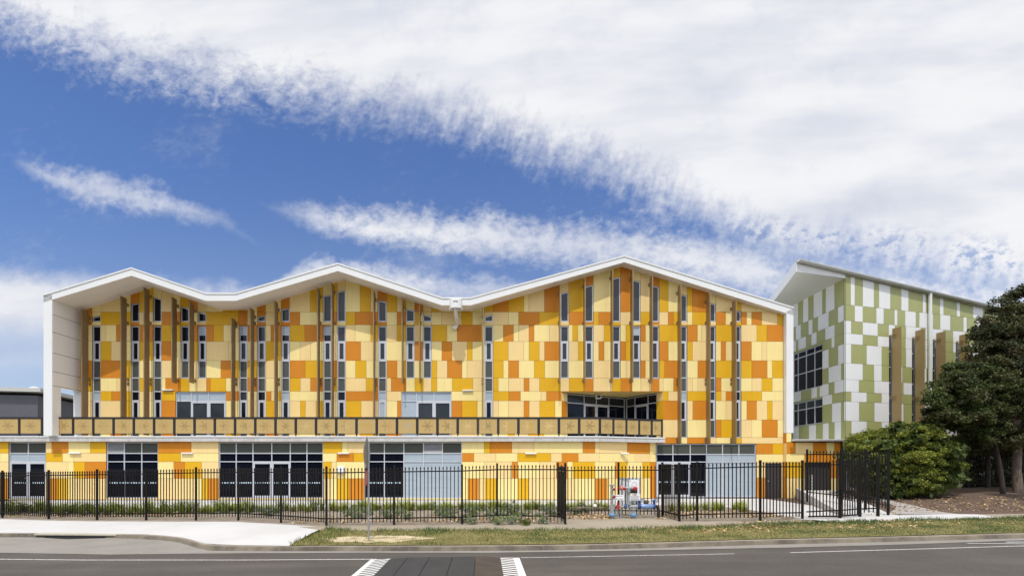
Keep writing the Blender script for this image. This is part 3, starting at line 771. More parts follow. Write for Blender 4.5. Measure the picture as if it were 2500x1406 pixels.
# ==================================================================== GREEN BUILDING
gbld = empty('green_building', (21.6, .5, 0), 'sage green and white chequered building with upswept white eave and gutter', 'building')
gx0, gy0 = 21.6, .5
tdir = Vector((3.7, 1)).normalized()
GRp = Plane(gx0, gy0, gx0 + tdir.x * 22, gy0 + tdir.y * 22)
GLp = Plane(gx0, gy0 + 10, gx0, gy0)                      # left face, s grows towards the viewer
dcor = D + gy0
gzr = [EYE + (CY - y) * dcor / F for y in (743, 782, 813, 838.6, 885.6, 925.4, 955.6, 979.4, 1026.7, 1072)]
def groof(x): return 13.30 + (x - gx0) * -.078
gtop = [(0.0, 13.32), (22.0, 13.32 - 22 * .088)]
gr = [(gzr[0], 15, "2061.7G 2077W 2087G 2106.5W 2133.6G 2146W 2173.6G 2200.6W 2218G 2253W 2261G 2295W 2303.6G 2336W 2344G 2376W 2400G 2460W 2500G 2600"),
      (gzr[1], gzr[0], "2061.7G 2087W 2106.5G 2139.6W 2157.6G 2184W 2191G 2210W 2236G 2244.6W 2278G 2295.6W 2320G 2352.4W 2360G 2384W 2430G 2500W 2600"),
      (gzr[2], gzr[1], "2061.7W 2078G 2106.5W 2143G 2170W 2185G 2212W 2248G 2260W 2303G 2327W 2356G 2400W 2600"),
      (gzr[3], gzr[2], "2061.7W 2106.5G 2143W 2180G 2211W 2248G 2260W 2306G 2327W 2400G 2600"),
      (gzr[4], gzr[3], "2061.7W 2078G 2116W 2152.6G 2212W 2250G 2260W 2307G 2340W 2420G 2600"),
      (gzr[5], gzr[4], "2061.7W 2106.5G 2134W 2152.6G 2193W 2203G 2245W 2262G 2300W 2600"),
      (gzr[6], gzr[5], "2061.7W 2097G 2134.6W 2193G 2206W 2249G 2280W 2600"),
      (gzr[7], gzr[6], "2061.7G 2078.6W 2116G 2152.6W 2193G 2240W 2300G 2600"),
      (gzr[8], gzr[7], "2061.7W 2097.5G 2135W 2206G 2240W 2320G 2600"),
      (gzr[9], gzr[8], "2061.7G 2079W 2116G 2152.6W 2230G 2300W 2600"),
      (2.0, gzr[9], "2061.7W 2100W 2200W 2600"), (.3, 2.0, "2061.7W 2120W 2200W 2600")]
gm = MB(); ghl = []
GFN = [(2173, 800), (2229, 805.6), (2280, 811), (2336, 816), (2392, 822)]
for px, ty in GFN:
    sA, sB = GRp.s(px - 2.5), GRp.s(px + 5.5); zt = GRp.z(px, ty + 20)
    ghl.append(rect(sA, sB, 4.2, zt))
cladding(gm, GRp, gr, ghl, top=gtop)
u = lambda p: 1860 + p / 2.812
def lrow(txt):                                             # positions given in the zoomed strip
    tk = txt.split(); return ' '.join((f"{u(float(q[:-1])):.2f}{q[-1]}" if q[-1] in 'GW-' else f"{u(float(q)):.2f}") for q in tk)
lr = [(gzr[0], 15, "60W 215W 248G 283W 318G 355W 414G 438W 498G 567"), (gzr[1], gzr[0], "60G 150W 215G 233W 267G 320W 347G 385W 458G 523W 567"),
      (gzr[2], gzr[1], "60W 215W 233G 250W 302G 340W 375G 435W 498G 567"), (gzr[3], gzr[2], "60G 150W 200G 415G 478W 498G 567"),
      (gzr[4], gzr[3], "60W 200W 415W 458G 523W 567"), (gzr[5], gzr[4], "60W 200G 415G 458W 543G 567"), (gzr[6], gzr[5], "60G 215W 268G 340W 378G 397W 458G 498W 567"),
      (gzr[7], gzr[6], "60W 200G 417W 481G 567"), (gzr[8], gzr[7], "60W 200G 417G 481W 543G 567"), (gzr[9], gzr[8], "60G 215W 253G 323W 371G 418W 458G 499W 543G 567"), (.3, gzr[9], "60W 567")]
w1 = rect(GLp.s(u(90)), GLp.s(u(415)), 7.02, 9.72); w2 = rect(GLp.s(u(90)), GLp.s(u(415)), 4.66, 6.28)
cladding(gm, GLp, [(a, b, lrow(t_)) for a, b, t_ in lr], [w1, w2], top=[(-6, 13.2), (10.0, 13.2)])
gm.build('wall_cladding', [GG, GW], gbld)
bkm = MB(); pcs = [[(.0, .2), (22, .2), (22, 11.2), (0, 13.15)]]
for h in ghl: pcs = [r_ for pc in pcs for r_ in minus(pc, h)]
for pc in pcs: prism(bkm, GRp, pc, -.032, -.06)
pcs = [rect(0, 10, .2, 13.1)]
for h in (w1, w2): pcs = [r_ for pc in pcs for r_ in minus(pc, h)]
for pc in pcs: prism(bkm, GLp, pc, -.032, -.06)
bkm.build('backing_wall', [GJOINT], gbld)
for z0, z1, trs in ((7.02, 9.72, [9.32, 8.2]), (4.66, 6.28, [5.75])):
    glazing(GLp, u(90), u(415), z1, z0, [u(p) for p in (140, 182, 215, 244, 300, 358)], trs, [[2] * 7, [0] * 7, [0] * 7], gbld, f=.06)
# green fins + slot windows
for (px, ty), hp in zip(GFN, ghl):
    s0, s1 = hp[0][0], hp[1][0]; zb, zt = hp[0][1], hp[2][1]
    panes = []; n_ = 6
    for k in range(n_):
        a, b = zb + (zt - zb) * k / n_, zb + (zt - zb) * (k + 1) / n_
        panes.append((rect(s0 + .04, s1 - .04, a + .03, b - .03), (0, 1, 2, 0, 2, 1)[k]))
    window(GRp, hp, panes, gbld)
    s_ = GRp.s(px); ztop = GRp.z(px, ty) - .1
    m = MB(); pts = [GRp.p(s_ - .02, 0, .14), GRp.p(s_ + .02, 0, .14), GRp.p(s_ + .02, 0, .66), GRp.p(s_ - .02, 0, .66)]
    m.hexa([(p[0], p[1], 3.9) for p in pts] + [(p[0], p[1], ztop) for p in pts])
    fo_ = m.build('fin', [FING], gbld)
    for z_ in (ztop - .45, ztop - 4.2):
        b = MB()
        for q in (-.07, .07): b.bar(GRp.p(s_ - .04, z_ + q, 0), GRp.p(s_ - .04, z_ + q, .4), .05, .035)
        b.bar(GRp.p(s_ - .04, z_ - .1, .01), GRp.p(s_ - .04, z_ + .1, .01), .05, .05)
        b.build('bracket', [FING], fo_)
# green roof
crn = Vector((wx(1944, -.43), -.43)); bkp = Vector((20.46, 36.9 - D)); wallR = Vector((gx0 + tdir.x * 22, gy0 + tdir.y * 22)) + Vector((tdir.y, -tdir.x)) * .12
zc_, zr_ = 13.80, 13.80 - 25.5 * .090
wz_c = 13.08
g2 = MB()
backR = wallR + Vector((0, 12)); backL = bkp + Vector((0, 6))
tpz = {0: zc_, 1: zr_}
P_c, P_b, P_w = (crn.x, crn.y), (bkp.x, bkp.y), (wallR.x, wallR.y)
def q3(p, z_): return (p[0], p[1], z_)
th_ = .62
g2.poly([q3(P_c, zc_), q3(P_w, zr_), q3(backR, zr_), q3(backL, zc_), q3(P_b, zc_)], 0)
g2.poly([q3(P_c, zc_ - th_), q3(P_c, zc_), q3(P_b, zc_), q3(P_b, zc_ - th_)], 0)
# front board runs from the eave corner to the wall corner, then thins to a capping along the wall
cw = Vector((gx0, gy0)) + Vector((tdir.y, -tdir.x)) * .03
L0 = (cw - crn).length; zw = zc_ - L0 * .090
g2.poly([q3(P_c, zc_ - th_), q3((cw.x, cw.y), 13.12), q3((cw.x, cw.y), zw), q3(P_c, zc_)], 0)
g2.poly([q3((cw.x, cw.y), zw - .14), q3(P_w, zr_ - .14), q3(P_w, zr_), q3((cw.x, cw.y), zw)], 0)
g2.poly([q3(P_c, zc_ - th_), q3(P_b, zc_ - th_), q3(backL, zc_ - th_), (gx0 + .02, backL.y, 13.12), (gx0 + .02, gy0, 13.12)], 1)
gro = g2.build('roof', [WHITE, mat('green_soffit', (.66, .67, .62), .6)], gbld)
nn = Vector((tdir.y, -tdir.x)) * .13
gutter('gutter', (crn.x + nn.x, crn.y + nn.y, zc_ + .02), (wallR.x + nn.x, wallR.y + nn.y, zr_ + .02), .13, gro, [mat('gutter_paint', (.58, .60, .56), .4)], 22)
dpm = MB(); s_ = GRp.s(2265); dpm.tube([GRp.p(s_, GRp.z(2265, 716), .14), GRp.p(s_, 1.0, .14)], .10, 14)
for z_ in (9.5, 7.2, 5): dpm.tube([GRp.p(s_, z_, .14), GRp.p(s_, z_ + .06, .14)], .112, 14)
dpm.build('downpipe', [mat('downpipe_paint', (.66, .68, .62), .4)], gbld, smooth=True)

# ==================================================================== BACKGROUND BUILDINGS (left)
grey = mat('grey_render', (.085, .085, .10), .7, var=.06)
def ribfn(m, b, oc):
    sp = m.node_tree.nodes.new('ShaderNodeSeparateXYZ'); m.node_tree.links.new(oc, sp.inputs[0])
    q = E.op('FRACT', E(sp.outputs[2]) / .95)
    return mixc(sstep(q, .90, .93), (.10, .10, .115), (.30, .30, .32))
ribm = mat('grey_sheet', (.1, .1, .11), .5, fn=ribfn)
b1 = empty('grey_building', (-45, 14, 0), 'plain charcoal rendered building with louvred windows, far left behind terrace', 'building')
B1 = Plane(-72, 8.5, -38.9, 14.6)
m = MB(); prism(m, B1, rect(0, B1.len, 0, 8.1), 0, -10, 0); m.build('wall', [grey], b1)
m = MB(); q = [B1.p(-.5, 0, .5), B1.p(B1.len + .5, 0, .5), B1.p(B1.len + .5, 0, -10), B1.p(-.5, 0, -10)]
zB = B1.z(97, 958)
m.hexa([(p[0], p[1], zB) for p in q] + [(p[0], p[1], zB + .33) for p in q]); m.build('roof', [mat('pale_fascia', (.42, .41, .38), .6)], b1)
mm = MB(); c = B1.p(B1.s(27), 0, -3); mm.tube([(c[0], c[1], zB + .3), (c[0], c[1], zB + .7)], .45, 12); mm.tube([(c[0], c[1], zB + .7), (c[0], c[1], zB + .9)], [.6, .2], 12); mm.build('roof_vent', [LOUVRE], b1)
for xa, xb in ((9.5, 61.5), (-70, 2)):
    s0, s1 = B1.s(xa), B1.s(xb); z0, z1 = B1.z(35, 1006), B1.z(35, 981); sm_ = (s0 + s1) / 2
    window(B1, rect(s0, s1, z0, z1), [], b1, louvres=[rect(s0 + .1, sm_ - .05, z0 + .1, z1 - .1), rect(sm_ + .05, s1 - .1, z0 + .1, z1 - .1)])
b2 = empty('grey_sheet_building', (-44, 30, 0), 'dark ribbed metal clad building seen through the opening in the white end wall', 'building')
m = MB(); x0, x1 = wx(60, 30), wx(230, 30); m.box(x0, x1, 30, 40, 0, wz(977, 30)); m.build('wall', [ribm], b2)
m = MB(); m.box(x0 - .3, x1 + .3, 29.7, 40.3, wz(977, 30), wz(974.5, 30)); m.build('roof', [grey], b2)

# ==================================================================== GROUND
def interp(x, pts):
    if x <= pts[0][0]: return pts[0][1]
    for (xa, a), (xb, b) in zip(pts, pts[1:]):
        if x <= xb: return a + (b - a) * (x - xa) / (xb - xa)
    return pts[-1][1]
def ss(x, a, b):
    t_ = max(0, min(1, (x - a) / (b - a))); return t_ * t_ * (3 - 2 * t_)
# fence posts: photograph x, distance from camera, ground height
FP = [(-230, 25.2, -.55), (-110, 24.2, -.47), (6, 23.1, -.40), (119, 22.15, -.37), (237, 21.5, -.33), (357, 21.15, -.29), (478.6, 20.8, -.245), (582, 20.5, -.215), (686, 19.4, -.21),
      (797, 18.3, -.22), (962, 18.2, -.185), (1128, 18.15, -.15), (1213.6, 18.5, -.105), (1380, 17.8, -.10)]
FN1 = [(1380, 17.8, -.10), (1362, 19.9, -.08), (1510, 19.9, -.06), (1617, 19.7, -.06), (1658.6, 18.2, -.09)]
FR = [(1658.6, 18.2, -.09), (1702, 18.3, -.06), (1856, 18.05, .0), (1959, 18.3, .0)]
fx = [((px - CX) * d / F, d) for px, d, z in FP + FR[1:]] + [(15.4, 18.4), (30, 18.6)]
kx = [(-34, 20.5), (-17.7, 18.7), (-12.7, 18.05), (-10.3, 17.1), (-9.06, 15.95), (-7.96, 14.85), (-3.24, 14.46), (.23, 14.24), (3.3, 14.23), (7.6, 14.7), (11, 14.9), (15.5, 15.3), (34, 16.9)]
def df(x): return interp(x, fx)
def dk(x): return interp(x, kx)
def lev(x): return .0125 * max(-34, min(x, 20))
def g(x, d):
    dkk, dff = dk(x), df(x); zk = -.35 + lev(x); zf = -.15 + lev(x)
    if d < dkk: return zk
    if d <= dff + .15: z_ = zk + (zf - zk) * (d - dkk) / (dff + .15 - dkk)
    else:
        t_ = ss(d, dff + .15, 24.7 if x < 14 else 21.5); z_ = zf * (1 - t_)
    return z_ + ss(x, 16.5, 24) * ss(d, 18.5, 32) * .62
def road_z(x, d): return -.47 + lev(x) - .008 * max(0, 14 - d)
def unproj(px, py, fn=g, off=0.0, it=34):
    """where the ray of a photograph pixel meets the ground function"""
    lo, hi = 5.0, 60.0
    for _ in range(it):
        d = (lo + hi) / 2
        if (EYE - fn((px - CX) * d / F, d) - off) * F / (py - CY) > d: lo = d
        else: hi = d
    return ((px - CX) * d / F, d)
def drape(name, poly, zfn, off, mtl, step=.5, kind='structure', thick=0.0, label=None, cat=None, parent=None):
    """poly in plan (x, distance); cut into a grid and laid on the ground function"""
    bm = bmesh.new(); vs = [bm.verts.new((x, d - D, 0)) for x, d in poly]
    from mathutils.geometry import tessellate_polygon
    for t_ in tessellate_polygon([[v.co for v in vs]]): bm.faces.new([vs[i] for i in t_])
    xs = [p[0] for p in poly]; ds = [p[1] for p in poly]
    def cuts(lo, hi, st, axis):
        k = math.ceil(lo / st) * st
        while k < hi:
            co = (k, 0, 0) if axis == 0 else (0, k - D, 0); no = (1, 0, 0) if axis == 0 else (0, 1, 0)
            bmesh.ops.bisect_plane(bm, geom=bm.verts[:] + bm.edges[:] + bm.faces[:], plane_co=co, plane_no=no)
            k += st
    cuts(max(min(xs), -40), min(max(xs), 40), step * 1.6, 0); cuts(max(min(ds), 8), min(max(ds), 40), step, 1)
    for v in bm.verts: v.co.z = zfn(v.co.x, v.co.y + D) + off
    bmesh.ops.recalc_face_normals(bm, faces=bm.faces[:])
    me = bpy.data.meshes.new(name); bm.to_mesh(me); bm.free()
    for p in me.polygons:
        pass
    me.materials.append(mtl); o = bpy.data.objects.new(name, me); col.objects.link(o)
    me.update()
    if sum(p.normal.z for p in me.polygons) < 0: me.flip_normals()
    if parent: o.parent = parent; return o
    return tag(o, label, cat, kind=kind)
def up(pts, fn=g, off=0.0): return [unproj(x, y, fn, off) for x, y in pts]

def groundfn(c1, c2, c3, s1, s2, lo=.35, hi=.65, bumpk=0):
    def f(m, b, oc):
        n1 = noise(oc, s1, 5, .6); n2 = noise(oc, s2, 5, .7)
        a = mixc(sstep(n1, lo, hi), c1, c2)
        return mixc(sstep(n2, .50, .70), a, c3)
    return f
def asph(m, b, oc):
    a = groundfn((.080, .070, .060), (.062, .055, .048), (.108, .096, .084), .45, 60)(m, b, oc)
    sp = m.node_tree.nodes.new('ShaderNodeSeparateXYZ'); m.node_tree.links.new(oc, sp.inputs[0])
    lane = noise(vec(E(sp.outputs[0]) * .12, E(sp.outputs[1]) * 1.6, 0.0), 1.0, 4, .6)      # wear along the lanes
    grit = noise(oc, 24, 3, .8)
    a = mixc(1.0, a, ramp(lane, [(.3, .84), (.7, 1.16)]), 'MULTIPLY')
    return mixc(1.0, a, ramp(grit, [(.3, .80), (.5, 1.0), (.72, 1.30)]), 'MULTIPLY')
M_ASPH = mat('asphalt', (.12, .11, .1), .8, spec=.35, bump=.35, bscale=90, fn=asph)
M_DRIVE = mat('pale_concrete', (.7, .69, .67), .85, spec=.3, fn=groundfn((.52, .51, .50), (.47, .46, .445), (.50, .49, .48), .45, 5))
M_APRON = mat('apron_concrete', (.7, .69, .67), .85, spec=.3, fn=groundfn((.50, .485, .475), (.45, .44, .425), (.52, .51, .50), 1.2, 12))
M_PATH = mat('brown_path', (.4, .35, .27), .9, bump=.3, bscale=50, fn=groundfn((.29, .245, .18), (.25, .21, .155), (.34, .30, .235), .8, 40))
M_PAVE = mat('layby_concrete', (.4, .38, .35), .9, bump=.25, bscale=30, fn=groundfn((.235, .215, .19), (.20, .182, .16), (.275, .255, .23), .9, 18))
M_KERB = mat('kerb_concrete', (.3, .27, .22), .9, bump=.5, bscale=25, fn=groundfn((.33, .285, .21), (.22, .19, .145), (.27, .235, .18), 1.3, 9))
M_GRASS = mat('turf', (.1, .12, .04), .95, spec=.2, bump=.5, bscale=60, fn=groundfn((.13, .115, .045), (.185, .155, .07), (.26, .215, .115), .9, 26))
M_SOIL = mat('bare_soil', (.4, .33, .22), .95, spec=.2, bump=.6, bscale=40, fn=groundfn((.50, .41, .27), (.40, .32, .20), (.58, .50, .36), 1.5, 30))
M_GRAVEL = mat('gravel_mulch', (.3, .26, .2), .95, spec=.2, bump=.9, bscale=55, fn=groundfn((.20, .165, .125), (.27, .225, .175), (.40, .355, .30), 2.2, 38))
M_MULCH = mat('bark_mulch', (.2, .14, .1), .95, spec=.2, bump=.9, bscale=50, fn=groundfn((.125, .085, .062), (.09, .06, .045), (.21, .155, .12), 1.6, 30))
M_BASE = mat('earth', (.16, .14, .08), .95, var=.2)
M_LINE = mat('road_paint', (.74, .73, .70), .6, fn=lambda m, b, oc: mixc(sstep(noise(oc, 28, 5, .75), .47, .60), (.60, .59, .565), (.16, .15, .14)))

# base sheet reaching the horizon
far = 900
bs = bmesh.new(); xs = [-far, -60] + [i * 1.0 for i in range(-40, 41)] + [60, far]; dsx = [-far, 0, 8] + [10 + i * 1.0 for i in range(31)] + [60, far]
grid = [[bs.verts.new((x, d - D, (g(max(-40, min(40, x)), max(8, min(40, d))) if d > 10 else -.5) - (.18 if d < 19 else .09))) for d in dsx] for x in xs]
for i in range(len(xs) - 1):
    for j in range(len(dsx) - 1): bs.faces.new((grid[i][j], grid[i + 1][j], grid[i + 1][j + 1], grid[i][j + 1]))
me = bpy.data.meshes.new('ground'); bs.to_mesh(me); bs.free(); me.materials.append(M_BASE)
o = bpy.data.objects.new('ground', me); col.objects.link(o); tag(o, kind='structure')
for v in me.vertices:
    if v.co.y + D < 17: v.co.z = min(v.co.z, -1.05)

# road
kerb_line = [(x, d) for x, d in kx]
road_poly = [(x, d + .02) for x, d in kx] + [(34, -4), (-34, -4)]
drape('road', [(-34, 20.4)] + [(x, d - .12) for x, d in kx[1:]] + [(70, 19.5), (70, -6), (-70, -6), (-70, 23)], road_z, 0, M_ASPH, 1.0)
# concrete gutter and lay-by
asp = up([(-300, 1347), (0, 1349), (270, 1353.5), (480, 1351), (620, 1350), (900, 1349), (1200, 1349), (1330, 1347)], road_z)
asp2 = up([(1330, 1347), (1500, 1344.5), (1640, 1342), (1750, 1339.5), (1900, 1337), (2200, 1329), (2500, 1318.5), (2800, 1308)], road_z)
gut = asp + asp2[1:]
gutpoly = gut + [(x, d - .03) for x, d in reversed(kx) if x > gut[0][0] - .5 and x < gut[-1][0] + 1]
drape('gutter_pan', gutpoly, road_z, .008, M_PAVE, .6)
# kerb
def sweep(name, line, prof, mtl, kind='structure', joints=0):
    mb = MB(); L = []
    for (xa, da), (xb, db) in zip(line, line[1:]):
        n = max(1, int(abs(xb - xa) / .6))
        for k in range(n): L.append((xa + (xb - xa) * k / n, da + (db - da) * k / n))
    L.append(line[-1])
    rings = []
    for i, (x, d) in enumerate(L):
        p, q = L[max(i - 1, 0)], L[min(i + 1, len(L) - 1)]
        t_ = Vector((q[0] - p[0], q[1] - p[1])).normalized(); n_ = Vector((t_.y, -t_.x))     # towards the road
        rings.append([(x + n_.x * o_, d + n_.y * o_ - D, -.35 + lev(x) + h) for o_, h in prof])
    for a, b in zip(rings, rings[1:]):
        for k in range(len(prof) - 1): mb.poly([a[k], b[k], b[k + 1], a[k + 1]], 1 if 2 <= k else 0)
    o = mb.build(name, mtl, None, smooth=False); tag(o, kind=kind); return o
dense = []
for i in range(len(kx) - 1):
    (xa, da), (xb, db) = kx[i], kx[i + 1]
    dense.append((xa, da))
def smooth_line(l, it=2):
    for _ in range(it):
        n = [l[0]]
        for a, b in zip(l, l[1:]): n += [(a[0] * .75 + b[0] * .25, a[1] * .75 + b[1] * .25), (a[0] * .25 + b[0] * .75, a[1] * .25 + b[1] * .75)]
        n.append(l[-1]); l = n
    return l
KL = smooth_line(kx)
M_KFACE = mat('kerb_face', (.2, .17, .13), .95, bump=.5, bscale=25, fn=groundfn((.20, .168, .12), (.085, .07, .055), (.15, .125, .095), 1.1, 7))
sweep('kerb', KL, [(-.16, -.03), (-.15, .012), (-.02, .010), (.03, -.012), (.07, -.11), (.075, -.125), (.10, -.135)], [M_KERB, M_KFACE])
# raised verge and paths
back_edge = lambda pts, o_=0.0: [(x, d + o_) for x, d in pts]
fence_pl = [((px - CX) * d / F, d) for px, d, z in FP]
# driveway slab
kd = [(x, d + .13) for x, d in KL if -34 < x < -5.2]
drv = [(-34, 20.6)] + kd[1:] + up([(705, 1332.5), (760, 1302), (800, 1283.5)]) + [(x, d - .35) for x, d in reversed(fence_pl) if x < -5.6]
drv += [(-34, 25)]
drape('driveway', drv, g, .012, M_DRIVE, .5)
# brown footpath incl. niche
lowe = up([(818, 1301), (1100, 1299), (1400, 1298), (1550, 1297), (1700, 1292), (1860, 1285), (2000, 1279)])
nic = [(2.9, 17.55), (2.95, 19.1), (3.9, 19.3), (6.4, 19.35), (6.7, 19.0), (6.95, 17.9)]
ptop = [(x, d - .30) for x, d in fence_pl if -5.9 < x < 3.0][:-1] + nic + [(((px - CX) * d / F), d - .28) for px, d, z in FR[1:]] + [(11.6, 18.1)]
drape('footpath', [(-6.6, 18.2)] + ptop + list(reversed(lowe)), g, .016, M_PATH, .5)
# verge (turf)
vt = up([(705, 1333), (770, 1306), (800, 1292), (830, 1297), (1100, 1295), (1400, 1294), (1550, 1293), (1700, 1288), (1860, 1281), (2030, 1276), (2200, 1270.5), (2440, 1266), (2700, 1262)])
kk = [(x, d + .13) for x, d in KL if x > -5.5 and x < vt[-1][0] + 1]
VERGE = vt + list(reversed(kk))
drape('verge', VERGE, g, .024, M_GRASS, .5)
SOIL = [(-3.35 + 1.75 * math.cos(t_ * math.pi / 16) * (1 + .22 * math.sin(t_ * 1.9 + 1) + .12 * math.sin(t_ * 4.1)), 15.45 + .52 * math.sin(t_ * math.pi / 16) * (1 + .25 * math.sin(t_ * 2.7) + .12 * math.cos(t_ * 5.3))) for t_ in range(32)]
drape('soil_patch', SOIL, g, .034, M_SOIL, .4)
# light footpath at the right
lp = up([(1930, 1268.5), (1985, 1266.5), (2120, 1261.5), (2170, 1259), (2330, 1256), (2385, 1256.5), (2440, 1266), (2330, 1268.5), (2200, 1272), (2110, 1275), (2050, 1277), (2020, 1273.5), (1985, 1270)])
drape('gate_path', lp, g, .030, M_APRON, .4)
drape('footpath', up([(2385, 1256), (2600, 1254), (2900, 1251), (2900, 1262), (2600, 1264), (2436, 1267)]), g, .016, M_PATH, .5)
gp = up([(2165, 1256), (2190, 1236), (2150, 1222), (2120, 1214), (2100, 1207), (2110, 1207), (2175, 1222), (2240, 1236), (2345, 1256)])
drape('side_path', gp, g, .02, mat('grey_path', (.3, .27, .25), .9, fn=groundfn((.33, .30, .28), (.27, .245, .225), (.38, .35, .33), 1, 25)), .5)
# garden bed, bark bed
ap_edge = [(-29, 25.3)] + up([(60, 1235.5), (200, 1237.5), (386, 1240), (700, 1241), (900, 1236), (1350, 1234), (1620, 1234), (1780, 1239), (1825, 1244), (1862, 1251), (1912, 1262), (1958, 1267.5)])
bed = ap_edge + [(11.4, 17.98)] + [((px - CX) * d / F, d - .32) for px, d, z in reversed(FR[1:3])] + [(7.2, 17.9), (6.5, 17.9), (3.0, 17.5)] + [(x, d - .42) for x, d in reversed(fence_pl[:-1])]
drape('garden_bed', bed, g, .006, M_GRAVEL, .4)
ap = ap_edge + [(11.4, 18.1), (15.6, 18.1), (15.6, 22), (16.4, 30.5), (-60, 30.5), (-60, 26)]
drape('apron', ap, g, .022, M_APRON, .6)
drape('bark_bed', [(14.6, 18.2), (15.8, 18.25)] + [(40, 18.8), (40, 45), (16.2, 45), (16.0, 30)], g, .004, M_MULCH, .6)
# ramp inside the gate
rp = empty('ramp', (14, -7, 0), 'pale concrete ramp rising behind the black gate', 'ramp')
m = MB(); a0, a1 = 18.9 - D, 29.6 - D
m.hexa([(13.4, a0, 0), (15.2, a0, 0), (20.6, a1, 0), (18.2, a1, 0), (13.4, a0, .04), (15.2, a0, .04), (20.6, a1, .52), (18.2, a1, .52)])
m.build('ramp_slab', [M_APRON], rp)
m = MB(); m.hexa([(13.28, a0, 0), (13.4, a0, 0), (18.2, a1, 0), (18.08, a1, 0), (13.28, a0, .14), (13.4, a0, .14), (18.2, a1, .66), (18.08, a1, .66)]); m.build('ramp_kerb', [M_APRON], rp)

# road markings
def line_m(name, pts, w_, off=.006, label='', mb=None):
    L = up(pts, road_z); own = mb is None; mb = mb or MB(); n = Vector((0, 1))
    for (xa, da), (xb, db) in zip(L, L[1:]):
        k = max(1, int(abs(xb - xa) / .8))
        for i in range(k):
            p = (xa + (xb - xa) * i / k, da + (db - da) * i / k); q = (xa + (xb - xa) * (i + 1) / k, da + (db - da) * (i + 1) / k)
            mb.poly([(p[0], p[1] - w_ / 2 - D, road_z(*p) + off), (q[0], q[1] - w_ / 2 - D, road_z(*q) + off), (q[0], q[1] + w_ / 2 - D, road_z(*q) + off), (p[0], p[1] + w_ / 2 - D, road_z(*p) + off)])
    if own: o = mb.build(name, [M_LINE]); return tag(o, kind='structure')
line_m('road_line', [(-300, 1363), (0, 1364.5), (200, 1366.5), (600, 1366.5), (920, 1364.5)], .085)
line_m('road_line', [(1272, 1361), (1400, 1358.8), (1570, 1355.5), (1793, 1351.3)], .06)
line_m('road_line', [(1929, 1348.5), (2200, 1341), (2500, 1332), (2800, 1322)], .08)
line_m('road_line', [(2360, 1325.5), (2500, 1327), (2800, 1330)], .09)
line_m('road_line', [(2455, 1323), (2500, 1322.5), (2800, 1319)], .12)

# speed hump of dark rubber plates
hb = empty('speed_hump', (-.9, -18, -.5), 'dark rubber speed hump with white edge stripes on the road', 'speed hump')
X0, X1, DH0, DH1 = -2.86, .90, 13.12, 6.4
def hz(x, d): return road_z(x, d) + .008 + .07 * ss(x, X0, X0 + 1.0) * ss(-x, -X1, -X1 + 1.0) * ss(-d, -DH0, -DH0 + .15)
M_HUMP = mat('black_rubber', (.030, .029, .030), .7, bump=.3, bscale=40, var=.25, vscale=1.5)
M_HUMPB = mat('worn_rubber', (.050, .038, .028), .75, bump=.3, bscale=40, var=.35, vscale=2.5)
pl = [X0 + .02, X0 + .95, X0 + 1.50, X0 + 2.08, X0 + 2.66, X1 - .02]
for k in range(5):
    m = MB(); a, b = pl[k] + .006, pl[k + 1] - .006; n = 5; dd_ = 13.12
    while dd_ > DH1:
        d2 = dd_ - .15
        for i in range(n):
            xa, xb = a + (b - a) * i / n, a + (b - a) * (i + 1) / n
            m.poly([(xa, d2 - D, hz(xa, d2)), (xb, d2 - D, hz(xb, d2)), (xb, dd_ - D, hz(xb, dd_)), (xa, dd_ - D, hz(xa, dd_))])
        dd_ = d2
    m.build('rubber_plate', [M_HUMPB if k == 4 else M_HUMP], hb)
m = MB(); u_ = MB(); u_.poly([(X0, DH1 - D, road_z(X0, DH1) + .004), (X1, DH1 - D, road_z(X1, DH1) + .004), (X1, DH0 - D, road_z(X1, DH0) + .004), (X0, DH0 - D, road_z(X0, DH0) + .004)]); u_.build('hump_base', [DARKM], hb)
m2 = MB()
def hq(x0, d0, x1, d1, x2, d2, x3, d3):
    (m if x0 < -1 else m2).poly([(x, d - D, hz(x, d) + .007) for x, d in ((x0, d0), (x1, d1), (x2, d2), (x3, d3))])
dd_ = DH0 - .05
while dd_ > DH1:
    w_ = .12; st = .22
    hq(X0 + .10, dd_ - w_, X0 + .30, dd_ - w_ + .05, X0 + .30, dd_ + .05, X0 + .10, dd_)
    hq(X0 + .30, dd_ - w_ + .05, X0 + .50, dd_ - w_ + .10, X0 + .50, dd_ + .10, X0 + .30, dd_ + .05)
    hq(X1 - .47, dd_ - w_ + .06, X1 - .14, dd_ - w_ - .0, X1 - .14, dd_, X1 - .47, dd_ + .06)
    hq(X0 - .02, dd_ - st, X0 + .10, dd_ - st, X0 + .10, dd_, X0 - .02, dd_)
    hq(X1 - .14, dd_ - st, X1 + .02, dd_ - st, X1 + .02, dd_, X1 - .14, dd_)
    dd_ -= st
M_STR = mat('stripe_paint', (.62, .61, .59), .6, var=.12, vscale=9)
m.build('white_stripes', [M_STR], hb); m2.build('white_stripes', [M_STR], hb)

